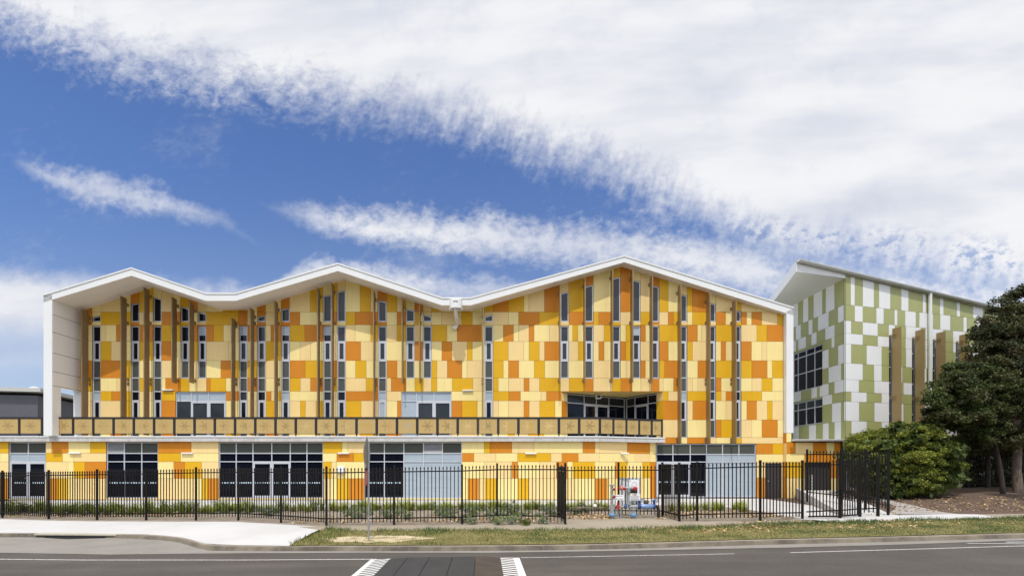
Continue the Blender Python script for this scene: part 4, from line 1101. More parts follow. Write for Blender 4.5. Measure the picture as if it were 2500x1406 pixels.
# storm drain in the lay-by kerb
dr = empty('storm_drain', (-16, -11.6, -.5), 'kerb inlet drain with a dark slot in the left lay-by kerb', 'drain')
x0, x1 = -15.6, -13.35
def kp(x, o_): return (x, dk(x) - o_ - D)
m = MB(); zt0, zt1 = -.35 + lev(x0), -.35 + lev(x1)
a, b, c, e = kp(x0 - .5, -.22), kp(x1 + .5, -.22), kp(x1 + .5, .16), kp(x0 - .5, .16)
m.hexa([(a[0], a[1], zt0 - .035), (e[0], e[1], zt0 - .035), (c[0], c[1], zt1 - .035), (b[0], b[1], zt1 - .035), (a[0], a[1], zt0 + .022), (e[0], e[1], zt0 + .022), (c[0], c[1], zt1 + .022), (b[0], b[1], zt1 + .022)])
m.build('lintel', [mat('drain_concrete', (.40, .37, .29), .9, var=.12)], dr, bevel=.01)
m = MB(); a, b, c, e = kp(x0, .0), kp(x1, .0), kp(x1 + .1, .19), kp(x0 - .1, .19)
mid = kp((x0 + x1) / 2, .50)
m.poly([(a[0], a[1], zt0 - .09), (b[0], b[1], zt1 - .09), (c[0], c[1], zt1 - .106), (mid[0], mid[1], (zt0 + zt1) / 2 - .106), (e[0], e[1], zt0 - .106)])
m.poly([(kp(x0, .155)[0], kp(x0, .155)[1], zt0 - .16), (kp(x1, .155)[0], kp(x1, .155)[1], zt1 - .16), (kp(x1, .168)[0], kp(x1, .158)[1], zt1 - .034), (kp(x0, .158)[0], kp(x0, .158)[1], zt0 - .034)])
m.build('slot', [DARKGAP], dr)

# ==================================================================== FENCES
def picket(mb, x, y, z0, z1, w_=.0138):
    mb.box(x - w_, x + w_, y - w_, y + w_, z0, z1 - .11)
    b = len(mb.v); e = w_ * 1.9
    mb.v += [(x - w_, y - w_, z1 - .11), (x + w_, y - w_, z1 - .11), (x + w_, y + w_, z1 - .11), (x - w_, y + w_, z1 - .11),
             (x - e, y - w_, z1 - .065), (x + e, y - w_, z1 - .065), (x + e, y + w_, z1 - .065), (x - e, y + w_, z1 - .065), (x, y, z1)]
    for f in ((0, 1, 5, 4), (1, 2, 6, 5), (2, 3, 7, 6), (3, 0, 4, 7), (4, 5, 8), (5, 6, 8), (6, 7, 8), (7, 4, 8)): mb.f.append(tuple(b + i for i in f)); mb.m.append(0)
def fence_panel(root, A, B, h=2.1, sp=.128, end_gap=.09, low=.09, name='fence_panel', mtl=None):
    """A,B: (x, d, ground z) of the posts"""
    (xa, da, za), (xb, db, zb) = A, B; L = math.hypot(xb - xa, db - da); n = max(2, round((L - .06) / sp)); m = MB()
    for k in range(1, n):
        t_ = k / n; x, y, z_ = xa + (xb - xa) * t_, da + (db - da) * t_ - D, za + (zb - za) * t_
        picket(m, x, y, z_ + low, z_ + h - .045)
    for hh in (.235, h - .225):
        m.bar((xa, da - D, za + hh), (xb, db - D, zb + hh), .042, .042)
    return m.build(name, [mtl or BLACKM], root)
def post(root, P_, h=2.1, w_=.032, name='post'):
    m = MB(); x, d, z_ = P_; m.box(x - w_, x + w_, d - D - w_, d - D + w_, z_ - .25, z_ + h - .012)
    m.box(x - w_ - .004, x + w_ + .004, d - D - w_ - .004, d - D + w_ + .004, z_ + h - .012, z_ + h + .006)
    return m.build(name, [BLACKM], root, bevel=.004)
def W3(t_): px, d, z_ = t_; return ((px - CX) * d / F, d, z_)
fl = empty('picket_fence', (-2, -11.8, -.2), 'black spear-topped steel fence along the footpath with a stepped back niche', 'fence')
allp = FP + FN1[1:] + FR[1:]
for t_ in allp: post(fl, W3(t_), w_=.034)
for a, b in zip(allp, allp[1:]): fence_panel(fl, W3(a), W3(b), h=2.03 if a in FN1 and b in FN1 and 1361 < a[0] < 1620 and b[0] < 1620 else 2.1)
# gate: two leaves between 1959 and 2110, then fixed return
gt = empty('gate', (12, -11.8, 0), 'black double pedestrian gate with latch between tall posts', 'gate')
GPs = [(11.55, 18.3, .03), (12.78, 18.35, .08), (13.75, 18.7, .10), (14.45, 18.75, .12), (14.95, 18.75, .14)]
for q in (GPs[1], GPs[2], GPs[3]): post(gt, q, w_=.04)
fence_panel(gt, GPs[0], GPs[1], low=.02, name='gate_leaf', sp=.12); fence_panel(gt, GPs[1], GPs[2], low=.02, name='gate_leaf', sp=.125)
fence_panel(gt, GPs[2], GPs[3], name='fixed_panel', sp=.15)
m = MB(); m.bar((11.6, 18.28 - D, .10), (12.75, 18.33 - D, .10), .04, .05); m.bar((12.8, 18.33 - D, .11), (13.7, 18.66 - D, .13), .04, .05); m.build('bottom_rail', [BLACKM], gt)
m = MB(); m.box(12.6, 13.1, 18.24 - D, 18.30 - D, .98, 1.02); m.box(12.72, 12.84, 18.22 - D, 18.32 - D, .90, 1.10); m.build('latch', [BLACKM], gt, bevel=.005)
tf = empty('tall_side_fence', (15.5, -8, .2), 'taller black spear-topped fence running back from the gate towards the low wing', 'fence')
TP = [(15.78, 24.95, .42), (16.0, 22.9, .34), (15.6, 20.9, .28), (15.22, 19.25, .17)]
for q in TP: post(tf, q, h=2.3, w_=.036)
for a, b in zip(TP, TP[1:]): fence_panel(tf, a, b, h=2.3, sp=.21)
rfn = empty('rear_fence', (31, 3, .6), 'dark picket fence in the shade under the big tree at the right', 'fence')
RP = [(24.8 + i * 2.35, 30.6 + i * .3, g(24.8 + i * 2.35, 30.6)) for i in range(7)]
for q in RP: post(rfn, q, h=2.5, w_=.04)
for a, b in zip(RP, RP[1:]): fence_panel(rfn, a, b, h=2.5, sp=.15)

# ==================================================================== SIGN POST
galv = mat('galvanised_steel', (.34, .35, .36), .45, metal=.6, var=.1)
sg = empty('sign_post', (-3.45, 15.4 - D, -.35), 'galvanised pole carrying a grey sign seen edge-on and a thin red plate', 'sign post')
m = MB(); sx, sy = -3.45, 15.4 - D; m.tube([(sx, sy, -.6), (sx, sy, 2.62)], .03, 12); m.build('pole', [galv], sg, smooth=True)
m = MB(); ang = R(86); ca, sa = math.cos(ang), math.sin(ang)
def plate(mb, poly, cx_, cy_, th=.003, m_=0):
    front_ = [(cx_ + ca * a + sa * th, cy_ + sa * a - ca * th, b) for a, b in poly]; back_ = [(cx_ + ca * a - sa * th, cy_ + sa * a + ca * th, b) for a, b in poly]
    mb.poly(front_, m_); mb.poly(back_[::-1], m_)
    for i in range(len(poly)): j = (i + 1) % len(poly); mb.poly([front_[j], front_[i], back_[i], back_[j]], m_)
zc2 = 2.28
plate(m, [(.0, zc2 - .50), (.32, zc2 - .17), (.35, zc2), (.32, zc2 + .17), (0, zc2 + .52), (-.32, zc2 + .17), (-.35, zc2), (-.32, zc2 - .17)], sx - .055, sy)
m.build('warning_sign', [mat('sign_back', (.30, .29, .265), .5, metal=.2, var=.1)], sg)
m = MB()
for z_ in (2.05, 2.5, 1.72): m.tube([(sx, sy, z_ - .02), (sx, sy, z_ + .02)], .038, 12); m.box(sx - .06, sx, sy - .02, sy + .02, z_ - .012, z_ + .012)
m.build('clamp', [galv], sg)
m = MB(); plate(m, [(-.11, 1.30), (.11, 1.30), (.11, 1.76), (-.11, 1.76)], sx - .06, sy + .0, .004)
rpl = m.build('red_plate', [mat('red_sign_paint', (.50, .03, .03), .5)], sg)
m = MB()
for k in range(6): plate(m, [(-.06, 1.36 + k * .065), (.06, 1.37 + k * .065), (.02, 1.395 + k * .065), (-.05, 1.39 + k * .065)], sx - .06, sy, .006)
m.build('lettering', [WHITE], rpl)

# ==================================================================== HYDRANT AND BOOSTER ASSEMBLY
PG = mat('grey_pipe_paint', (.27, .29, .30), .4, var=.08)
PB = mat('blue_pipe_paint', (.17, .25, .43), .35, var=.08)
PBD = mat('dark_blue_valve', (.03, .07, .22), .35, var=.1)
PBL = mat('sky_blue_coupling', (.13, .28, .46), .4)
PR = mat('red_cap', (.36, .035, .035), .35, var=.1)
PRL = mat('faded_red_cap', (.62, .22, .20), .5, var=.1)
PK = mat('black_pipe', (.02, .018, .018), .5)
BRS = mat('weathered_bronze', (.15, .12, .09), .5, metal=.4)
HD = 19.2; HY = HD - D
def hp_(px, py, dy=0.0): y = HY + dy; return Vector((wx(px, y), y, wz(py, y)))
def flange(mb, p, axis, r, t_=.03, m_=0, n=16):
    p = Vector(p); a = Vector(axis).normalized(); mb.tube([p - a * t_ / 2, p + a * t_ / 2], r, n, m_)
def cap(mb, p, axis, r, L, m_=0):
    p = Vector(p); a = Vector(axis).normalized()
    mb.tube([p, p + a * L * .25, p + a * L * .3, p + a * L], [r, r, r * .8, r * .75], 16, m_); mb.tube([p + a * L, p + a * (L + .02)], [r * .5, r * .5], 8, m_)
FRW = (0.25, -1, 0)
# riser with two outlets
r1 = empty('hydrant_riser', hp_(1493.7, 1264), 'grey hydrant standpipe with two red capped outlets, left of the booster', 'hydrant')
m = MB(); a, b = hp_(1493.7, 1262), hp_(1493.7, 1184)
m.tube([a, hp_(1493.7, 1237)], .075, 16); m.tube([hp_(1493.7, 1240), b], .052, 16); flange(m, b, (0, 0, 1), .092, .05)
for y_ in (1243, 1225, 1215, 1200): flange(m, hp_(1493.7, y_), (0, 0, 1), .066, .03)
m.tube([hp_(1493.7, 1230), hp_(1506, 1236)], .035, 12)
for y_ in (1193.5, 1211.5): m.tube([hp_(1493.7, y_), hp_(1493.7, y_) + Vector((.06, -.10, 0))], .038, 12)
m.build('pipe', [PG], r1, smooth=True)
for y_ in (1193.5, 1211.5):
    m = MB(); cap(m, hp_(1493.7, y_) + Vector((.06, -.10, 0)), FRW, .055, .06); m.build('outlet_cap', [PR], r1, smooth=True)
m = MB(); p = hp_(1494, 1256); m.tube([p + Vector((0, 0, -.055)), p + Vector((0, 0, -.03)), p + Vector((0, 0, .03)), p + Vector((0, 0, .055))], [.08, .125, .125, .08], 16); m.build('coupling', [PBL], r1, smooth=True)
m = MB(); p = hp_(1508, 1236); m.tube([p + Vector((0, 0, -.08)), p + Vector((0, 0, .06))], .075, 16); m.tube([p + Vector((0, 0, .06)), p + Vector((0, 0, .16))], .03, 10); m.build('valve', [PR], r1, smooth=True)
# booster
r2 = empty('booster_manifold', hp_(1534, 1264), 'grey booster pipe with a tee head and four red inlet caps', 'booster pipe')
m = MB(); m.tube([hp_(1534.5, 1232), hp_(1534.5, 1192)], .062, 18); m.tube([hp_(1519, 1191), hp_(1548, 1191)], .055, 16)
for y_ in (1199, 1203, 1230): flange(m, hp_(1534.5, y_), (0, 0, 1), .088, .03)
for x_ in (1521, 1528, 1541): m.tube([hp_(x_ - .6, 1191), hp_(x_ + .6, 1191)], .068, 16)
m.tube([hp_(1535, 1236), hp_(1557, 1236)], .062, 18); m.tube([hp_(1546, 1238), hp_(1546, 1264)], .058, 18)
for x_ in (1537, 1555): m.tube([hp_(x_ - .7, 1236), hp_(x_ + .7, 1236)], .088, 16)
flange(m, hp_(1546, 1243), (0, 0, 1), .085, .03)
m.tube([hp_(1511, 1236), hp_(1524, 1236)], .03, 10)
m.build('pipe', [PG], r2, smooth=True)
for x_, y0_, y1_ in ((1503.5, 1240, 1265), (1509, 1242, 1265), (1516, 1240, 1265), (1537, 1240, 1264), (1560, 1242, 1264), (1597, 1242, 1264)):
    m = MB(); m.tube([hp_(x_, y0_, .03), hp_(x_, y1_, .03)], .022, 8); m.build('support', [PG], r2)
for x_, y_, r_, mt in ((1523, 1192.5, .062, PR), (1549, 1192.5, .085, PR), ): 
    m = MB(); p = hp_(x_, y_) + Vector((0, -.06, 0)); cap(m, p, FRW, r_, .08); m.build('inlet_cap', [mt], r2, smooth=True)
for x_, sgn in ((1517, -1), (1551, 1)):
    m = MB(); p = hp_(x_, 1190.5); cap(m, p, (sgn, -.35, 0), .105, .05); m.build('inlet_cap', [PRL], r2, smooth=True)
m = MB(); p = hp_(1546, 1256); m.tube([p + Vector((0, 0, -.055)), p + Vector((0, 0, -.03)), p + Vector((0, 0, .03)), p + Vector((0, 0, .055))], [.08, .125, .125, .08], 16); m.build('coupling', [PBL], r2, smooth=True)
m = MB(); p = hp_(1527, 1236); m.tube([p - Vector((.05, 0, 0)), p + Vector((.05, 0, 0))], .075, 12); m.tube([p + Vector((0, -.09, 0)), p], .05, 12); m.build('valve', [PBD], r2, smooth=True)
# backflow preventer
r3 = empty('backflow_preventer', hp_(1580, 1262), 'blue backflow valve with two handwheels beside the booster', 'valve')
m = MB(); xs_ = [1562, 1566, 1572, 1580, 1588, 1594, 1597]; rs_ = [.075, .095, .11, .125, .11, .09, .075]
m.tube([hp_(x_, 1235.5) for x_ in xs_], rs_, 18); m.build('body', [PB], r3, smooth=True)
m = MB()
for x_ in (1559, 1562.5, 1594.5, 1598): m.tube([hp_(x_ - .8, 1235.5), hp_(x_ + .8, 1235.5)], .115, 14)
for x_ in (1560.5, 1596.5):
    m.tube([hp_(x_, 1230), hp_(x_, 1222)], .04, 10); m.tube([hp_(x_ - 3, 1222), hp_(x_ + 2, 1222)], .055, 10)
m.build('flanges', [PBD], r3, smooth=True)
for x_ in (1565, 1602):
    m = MB(); c = hp_(x_ + .5, 1222, -.02); N = 20; pts = [c + Vector((.03 * math.sin(2 * math.pi * k / N), .03 * math.sin(2 * math.pi * k / N) - .02, 0)) + Vector((math.cos(2 * math.pi * k / N) * .045, 0, math.sin(2 * math.pi * k / N) * .075)) for k in range(N + 1)]
    m.tube(pts, .011, 6, 0, False); m.bar(pts[0], pts[N // 2], .012, .012); m.bar(pts[N // 4], pts[3 * N // 4], .012, .012)
    m.build('handwheel', [PBD], r3, smooth=True)
m = MB(); m.tube([hp_(1578, 1230), hp_(1578, 1221)], .07, 12); flange(m, hp_(1578, 1225), (0, 0, 1), .115, .03); m.tube([hp_(1574, 1221), hp_(1585, 1222)], .02, 8); m.build('meter', [BRS], r3, smooth=True)
m = MB(); m.tube([hp_(1599, 1234), hp_(1603, 1235.5), hp_(1606.5, 1240), hp_(1607.5, 1246), hp_(1607.5, 1264)], .062, 14); m.build('black_bend', [PK], r3, smooth=True)
# signs and cabinet
def board(name, px0, px1, py0, py1, dy, mtl, label, cat, lines=None, legs=True):
    a, b = hp_(px0, py1, dy), hp_(px1, py0, dy); m = MB(); m.box(a.x, b.x, a.y - .008, a.y + .008, a.z, b.z)
    o = m.build(name, [mtl]); tag(o, label, cat)
    if lines:
        t_ = MB(); random.seed(len(label))
        for (ly, l0, l1, hgt) in lines:
            x = a.x + (b.x - a.x) * l0; xe = a.x + (b.x - a.x) * l1; z_ = b.z + (a.z - b.z) * ly
            while x < xe:
                w_ = random.uniform(.012, .03); t_.box(x, min(x + w_, xe), a.y - .011, a.y - .008, z_ - hgt / 2, z_ + hgt / 2); x += w_ + .010
        t_.build('lettering', [DARKM], o)
    return o
SW = mat('sign_white', (.78, .78, .78), .4)
board('notice_sign', 1498.5, 1523, 1207, 1220, -.04, SW, 'small white notice with two lines of text on the hydrant riser', 'sign', [(.25, .15, .85, .018), (.78, .1, .9, .022)])
o = board('notice_sign', 1537, 1563, 1204, 1222, -.04, SW, 'white warning notice with dense text below the booster head', 'sign', [(.16, .35, .65, .016), (.33, .1, .9, .016), (.48, .08, .92, .016), (.63, .12, .88, .016), (.80, .08, .92, .022), (.93, .12, .85, .02)])
m = MB(); c = hp_(1545.5, 1205.5, -.055); m.poly([(c.x - .04, c.y, c.z - .035), (c.x + .04, c.y, c.z - .035), (c.x, c.y, c.z + .04)]); m.build('warning_triangle', [mat('yellow', (.7, .45, .02), .5)], o)
o = board('block_plan', 1535.5, 1560.5, 1170, 1204, .55, SW, 'large white block plan board behind the booster head', 'sign', [(.10, .03, .2, .02)])
m = MB(); c = (hp_(1546, 1181, .53) + hp_(1551, 1181, .53)) / 2; N = 24; m.tube([c + Vector((.09 * math.cos(2 * math.pi * k / N), 0, .09 * math.sin(2 * math.pi * k / N))) for k in range(N + 1)], .004, 5, 0, False); m.build('seal', [mat('grey_print', (.5, .5, .5), .5)], o)
m = MB(); a, b = hp_(1537.5, 1203, .53), hp_(1556, 1193, .53); m.box(a.x, b.x, a.y - .005, a.y, a.z, b.z); m.build('dark_photo', [DARKGAP], o)
o = board('white_cabinet', 1513, 1562, 1165.5, 1236, .85, SW, 'tall plain white cabinet door behind the block plan board', 'cabinet')
o = board('tag_board', 1512.5, 1517.5, 1223, 1233, -.03, SW, 'little white tag board with small dark squares low on the manifold', 'sign', [(.15, .1, .9, .03), (.5, .1, .9, .03), (.8, .1, .9, .03)])
# small water meter line on the left
wl = empty('water_meter', hp_(1390, 1262), 'thin weathered water meter pipe at the left of the niche with a white cap', 'water meter')
m = MB(); m.tube([hp_(1390.5, 1266), hp_(1390.5, 1239), hp_(1478.5, 1239), hp_(1478.5, 1264)], .018, 8)
for x_ in (1401, 1414, 1424, 1435, 1462, 1470): m.tube([hp_(x_ - 1.5, 1239), hp_(x_ + 1.5, 1239)], .038, 8)
m.tube([hp_(1409, 1240), hp_(1418, 1240)], .055, 10); m.tube([hp_(1452.5, 1242), hp_(1452.5, 1236)], .065, 12); m.build('pipe', [BRS], wl)
m = MB(); m.tube([hp_(1452.5, 1236), hp_(1452.5, 1232), hp_(1452.5, 1230)], [.07, .07, .03], 12); m.build('cap', [SW], wl, smooth=True)

# ==================================================================== PLANTS
def leafmat(name, c, tr=.25, var=.35):
    def f(m, b, oc):
        n = noise(oc, 3.0, 4, .6); gi = m.node_tree.nodes.new('ShaderNodeNewGeometry')
        r = E(gi.outputs['Random Per Island'])
        k = ramp(r, [(0, 1 - var), (1, 1 + var)]); cl_ = mixc(1.0, c, k, 'MULTIPLY')
        k2 = ramp(n, [(.3, .8), (.7, 1.2)]); return mixc(1.0, cl_, k2, 'MULTIPLY')
    m = mat(name, c, .6, spec=.3, fn=f)
    b = m.node_tree.nodes['Principled BSDF']; t_ = m.node_tree.nodes.new('ShaderNodeBsdfTranslucent'); mx = m.node_tree.nodes.new('ShaderNodeMixShader')
    m.node_tree.links.new(b.inputs['Base Color'].links[0].from_socket, t_.inputs['Color'])
    mx.inputs[0].default_value = tr; m.node_tree.links.new(b.outputs[0], mx.inputs[1]); m.node_tree.links.new(t_.outputs[0], mx.inputs[2])
    m.node_tree.links.new(mx.outputs[0], m.node_tree.nodes['Material Output'].inputs[0])
    return m
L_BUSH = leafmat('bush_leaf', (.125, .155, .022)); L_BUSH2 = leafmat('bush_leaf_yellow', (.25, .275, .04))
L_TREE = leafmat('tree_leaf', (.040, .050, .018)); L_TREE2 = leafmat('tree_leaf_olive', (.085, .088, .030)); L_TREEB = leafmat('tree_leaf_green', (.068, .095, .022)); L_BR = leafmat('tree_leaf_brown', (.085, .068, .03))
L_SILV = leafmat('silver_leaf', (.23, .26, .185), .15); L_TUFT = leafmat('tuft_blade', (.38, .42, .06), .3); L_TUFT2 = leafmat('tuft_blade_green', (.20, .26, .055), .3)
L_DRY = leafmat('dry_leaf', (.44, .27, .12), .2); L_DRY2 = leafmat('dry_leaf_pale', (.58, .44, .26), .2)
L_GRASS = leafmat('grass_blade', (.16, .18, .04), .25); L_GRASS2 = leafmat('grass_blade_dry', (.34, .30, .11), .25); L_DG = leafmat('grass_blade_lush', (.07, .12, .03), .25)
BARK = mat('bark', (.14, .105, .08), .9, bump=.8, bscale=12, var=.35, vscale=3); BARKD = mat('dark_bark', (.04, .03, .025), .9, bump=.6, bscale=12, var=.3)

def quads(name, items, mats, parent=None):
    """items: (centre, normal-ish dir a, dir b, half length, half width, material)"""
    v = []; f = []; mi = []
    for c, a, b, l, w_, k in items:
        i = len(v)
        v += [(c[0] - a[0] * l, c[1] - a[1] * l, c[2] - a[2] * l), (c[0] + b[0] * w_, c[1] + b[1] * w_, c[2] + b[2] * w_), (c[0] + a[0] * l, c[1] + a[1] * l, c[2] + a[2] * l), (c[0] - b[0] * w_, c[1] - b[1] * w_, c[2] - b[2] * w_)]
        f.append((i, i + 1, i + 2, i + 3)); mi.append(k)
    me = bpy.data.meshes.new(name); me.from_pydata(v, [], f)
    for m_ in mats: me.materials.append(m_)
    me.polygons.foreach_set('material_index', mi); me.update()
    o = bpy.data.objects.new(name, me); col.objects.link(o)
    if parent: o.parent = parent
    return o
rnd = random.Random(11)
def rdir():
    z_ = rnd.uniform(-1, 1); a = rnd.uniform(0, 2 * math.pi); r_ = math.sqrt(1 - z_ * z_); return Vector((r_ * math.cos(a), r_ * math.sin(a), z_))
def crown_items(blobs, n_cl, n_leaf, cr, ll, lw_, nm, upb=.0, shell=.55):
    it = []; tot = sum(r_[1].x * r_[1].z for r_ in blobs)
    for c, r_ in blobs:
        k = max(3, int(n_cl * r_.x * r_.z / tot))
        for _ in range(k):
            d_ = rdir(); rr = shell + (1 - shell) * rnd.random() ** .6
            cc_ = c + Vector((d_.x * r_.x * rr, d_.y * r_.y * rr, d_.z * r_.z * rr)); mk = rnd.choices(range(nm), [3, 2, 1][:nm])[0]
            s_ = cr * rnd.uniform(.55, 1.35)
            for _ in range(n_leaf):
                e = rdir() * (rnd.random() ** .5 * s_); e.z *= .6
                p = cc_ + e; a = rdir(); b_ = a.cross(rdir()).normalized(); q = rnd.uniform(.6, 1.3)
                it.append((p, a, b_, ll * q, lw_ * q, mk if rnd.random() < .8 else rnd.randrange(nm)))
    return it
def V3(px, py, d): return Vector((wx(px, d - D), d - D, wz(py, d - D)))
def blob(px, py, rp, d, sq=1.0): r_ = rp * d / F; return (V3(px, py, d), Vector((r_, r_ * .9, r_ * sq)))
# big bush beside the gate
bz = g(22, 27)
bu = empty('bush', V3(2205, 1215, 27), 'large rounded light green bush between gate and big tree', 'bush')
bb = [blob(2200, 1120, 100, 27, .95), blob(2120, 1115, 60, 26.6), blob(2272, 1130, 62, 27, 1.0), blob(2240, 1085, 60, 27), blob(2150, 1085, 45, 26.8, .8), blob(2292, 1165, 38, 26.6, .8), blob(2200, 1170, 75, 26.4, .55), blob(2125, 1165, 50, 26.8, .8), blob(2100, 1090, 34, 27), blob(2255, 1175, 60, 26.2, .5)]
inv = Matrix.Translation(-Vector(bu.location))
o = quads('foliage', crown_items(bb, 900, 130, .26, .042, .026, 2), [L_BUSH, L_BUSH2], bu); o.matrix_parent_inverse = inv
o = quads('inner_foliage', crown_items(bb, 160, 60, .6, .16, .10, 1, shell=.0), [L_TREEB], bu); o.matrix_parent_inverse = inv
m = MB()
for k in range(7):
    a = V3(2205 + rnd.uniform(-25, 25), 1212, 27); b_ = V3(2205 + (k - 3) * 30, 1130 + rnd.uniform(-20, 20), 27 + rnd.uniform(-1, 1)); m.tube([a, (a + b_) / 2 + Vector((.1, 0, .1)), b_], [.05, .035, .012], 6)
m.build('stem', [BARKD], bu)
# trees
def tree(name, base, path_, rad, blobs, mats, label, n_cl, n_leaf, cr, ll, lw_, limbs=7, bark=None):
    t_ = empty(name, base, label, 'tree'); inv = Matrix.Translation(-Vector(base))
    m = MB(); m.tube(path_, rad, 10)
    top = Vector(path_[-1])
    for k in range(limbs):
        c, r_ = blobs[k % len(blobs)]; st = Vector(path_[-1]).lerp(Vector(path_[-2]), rnd.random()); md = (st + c) / 2 + Vector((rnd.uniform(-.3, .3), rnd.uniform(-.3, .3), .2))
        m.tube([st, md, c + rdir() * r_.x * .4], [rad[-1] * .8, rad[-1] * .5, .02], 7)
    m.build('trunk', [bark or BARK], t_, smooth=True)
    o = quads('crown', crown_items(blobs, n_cl, n_leaf, cr, ll, lw_, len(mats), shell=.35), mats, t_); o.matrix_parent_inverse = inv
    return t_
tA = [blob(2440, 890, 62, 28), blob(2405, 930, 45, 27.8), blob(2450, 830, 55, 28), blob(2420, 975, 50, 27.6), blob(2462, 782, 52, 28.5), blob(2495, 745, 45, 29), blob(2425, 835, 55, 28.2), blob(2500, 850, 70, 28), blob(2405, 880, 32, 28), blob(2470, 925, 70, 28), blob(2560, 800, 80, 29), blob(2580, 900, 90, 29), blob(2410, 800, 32, 28.2, .8),
      blob(2440, 985, 60, 28, .8), blob(2550, 1000, 80, 28.5, .8), blob(2480, 1045, 45, 27.6, .5), blob(2650, 930, 90, 23.5), blob(2670, 1010, 80, 22.5, .6), blob(2460, 1070, 60, 27.8, .45), blob(2540, 1060, 60, 27.8, .5), blob(2400, 1050, 40, 28.2, .7), blob(2372, 1075, 34, 27.6, .8), blob(2500, 1090, 48, 28.5, .5), blob(2430, 1100, 34, 29, .5), blob(2640, 880, 80, 30), blob(2650, 1000, 80, 30), blob(2375, 845, 24, 28, .7), blob(2530, 745, 40, 29)]
pb = V3(2487, 1214, 27.6); pb.z = g(pb.x, pb.y + D) - .1
tree('broad_tree', tuple(pb), [pb, V3(2482, 1150, 27.7), V3(2485, 1080, 27.8), V3(2480, 1000, 28)], [.23, .20, .18, .13], tA, [L_TREE, L_TREE2, L_BR], 'tall dark tree with a thick pale brown trunk at the right edge', 700, 210, .48, .075, .042)
tB = [blob(2325, 955, 52, 26.5), blob(2290, 1000, 32, 26.3), blob(2350, 905, 34, 26.8, .8), blob(2385, 950, 55, 27), blob(2360, 1015, 50, 26.6, .8), blob(2420, 1010, 48, 27, .8), blob(2390, 1060, 42, 27, .6), blob(2440, 950, 45, 27.2), blob(2275, 965, 22, 26.4, .8), blob(2310, 1025, 34, 26.2, .6)]
pb = V3(2449, 1216, 27.2); pb.z = g(pb.x, pb.y + D) - .1
tree('leaning_tree', tuple(pb), [pb, V3(2443, 1150, 27.2), V3(2430, 1090, 27.1), V3(2405, 1035, 27)], [.12, .11, .10, .08], tB, [L_TREEB, L_TREE2, L_TREE], 'smaller green crowned tree with a thin dark leaning trunk, left of the tall tree', 380, 190, .38, .062, .036, bark=BARKD)
tC = [blob(2400, 1080, 45, 31, .6), blob(2440, 1050, 50, 31), blob(2490, 1075, 50, 31.5, .6)]
pb = V3(2412, 1196, 31); pb.z = g(pb.x, pb.y + D) - .1
tree('slender_tree', tuple(pb), [pb, V3(2412, 1140, 31), V3(2414, 1085, 31)], [.12, .11, .09], tC, [L_TREE, L_TREE2], 'dark slender tree in the shade nearest the rear fence', 70, 110, .5, .1, .05, limbs=3, bark=BARKD)
# far off planting seen through the rear fence
it = crown_items([(Vector((27 + k * 4.2, 13 + (k % 2) * 2, 2.2 + (k % 3) * .5)), Vector((3.0, 2, 2.2 + (k % 2)))) for k in range(6)], 150, 90, .8, .17, .10, 2, shell=.2)
it = crown_items([(Vector((24.5 + k * 1.9, 1.6 + k * .28, 1.7 + (k % 3) * .35)), Vector((1.5, .8, 1.6 + (k % 2) * .4))) for k in range(10)], 190, 90, .6, .14, .08, 2, shell=.2)
o = quads('far_shrubbery', it, [L_TREE2, L_BUSH]); tag(o, 'shaded mass of shrubs beyond the rear fence', 'shrubbery', kind='stuff')

# garden tufts and silver shrubs
def tuft_mesh(n, h, spread, mats_, seed):
    rr = random.Random(seed); v = []; f = []; mi = []
    for _ in range(n):
        a = rr.uniform(0, 2 * math.pi); r0 = rr.uniform(0, .09); l = h * rr.uniform(.6, 1.15); out = spread * rr.uniform(.3, 1.0); w_ = .009
        px_, py_ = r0 * math.cos(a), r0 * math.sin(a); ca_, sa_ = math.cos(a), math.sin(a); i = len(v); k = rr.random() < .3
        for s_ in (0, .45, .8, 1.0):
            x_ = px_ + ca_ * out * s_ ** 1.8; y_ = py_ + sa_ * out * s_ ** 1.8; z_ = l * (s_ - .22 * s_ ** 3); ww = w_ * (1.15 - s_)
            v += [(x_ - sa_ * ww, y_ + ca_ * ww, z_), (x_ + sa_ * ww, y_ - ca_ * ww, z_)]
        for s_ in range(3): f.append((i + 2 * s_, i + 2 * s_ + 1, i + 2 * s_ + 3, i + 2 * s_ + 2)); mi.append(int(k))
    me = bpy.data.meshes.new('tuft'); me.from_pydata(v, [], f)
    for m_ in mats_: me.materials.append(m_)
    me.polygons.foreach_set('material_index', mi); me.update(); return me
def shrub_mesh(seed, r_, n, mats_):
    rnd.seed(seed); it = crown_items([(Vector((0, 0, r_ * .75)), Vector((r_, r_, r_ * .75))), (Vector((r_ * .5, 0, r_ * .5)), Vector((r_ * .6, r_ * .6, r_ * .5)))], n, 26, r_ * .3, .03, .017, len(mats_), shell=.3)
    o = quads('shrub', it, mats_); me = o.data; bpy.data.objects.remove(o); return me
T1 = [tuft_mesh(110, .42, .34, [L_TUFT, L_TUFT2], s_) for s_ in (1, 2, 3)]; T2 = [tuft_mesh(90, .55, .26, [L_TUFT2, L_TUFT], s_) for s_ in (4, 5)]
S1 = [shrub_mesh(s_, .36, 40, [L_SILV, L_TUFT2]) for s_ in (8, 9, 10)]; S2 = [shrub_mesh(12, .24, 30, [L_TREEB, L_BUSH2])]
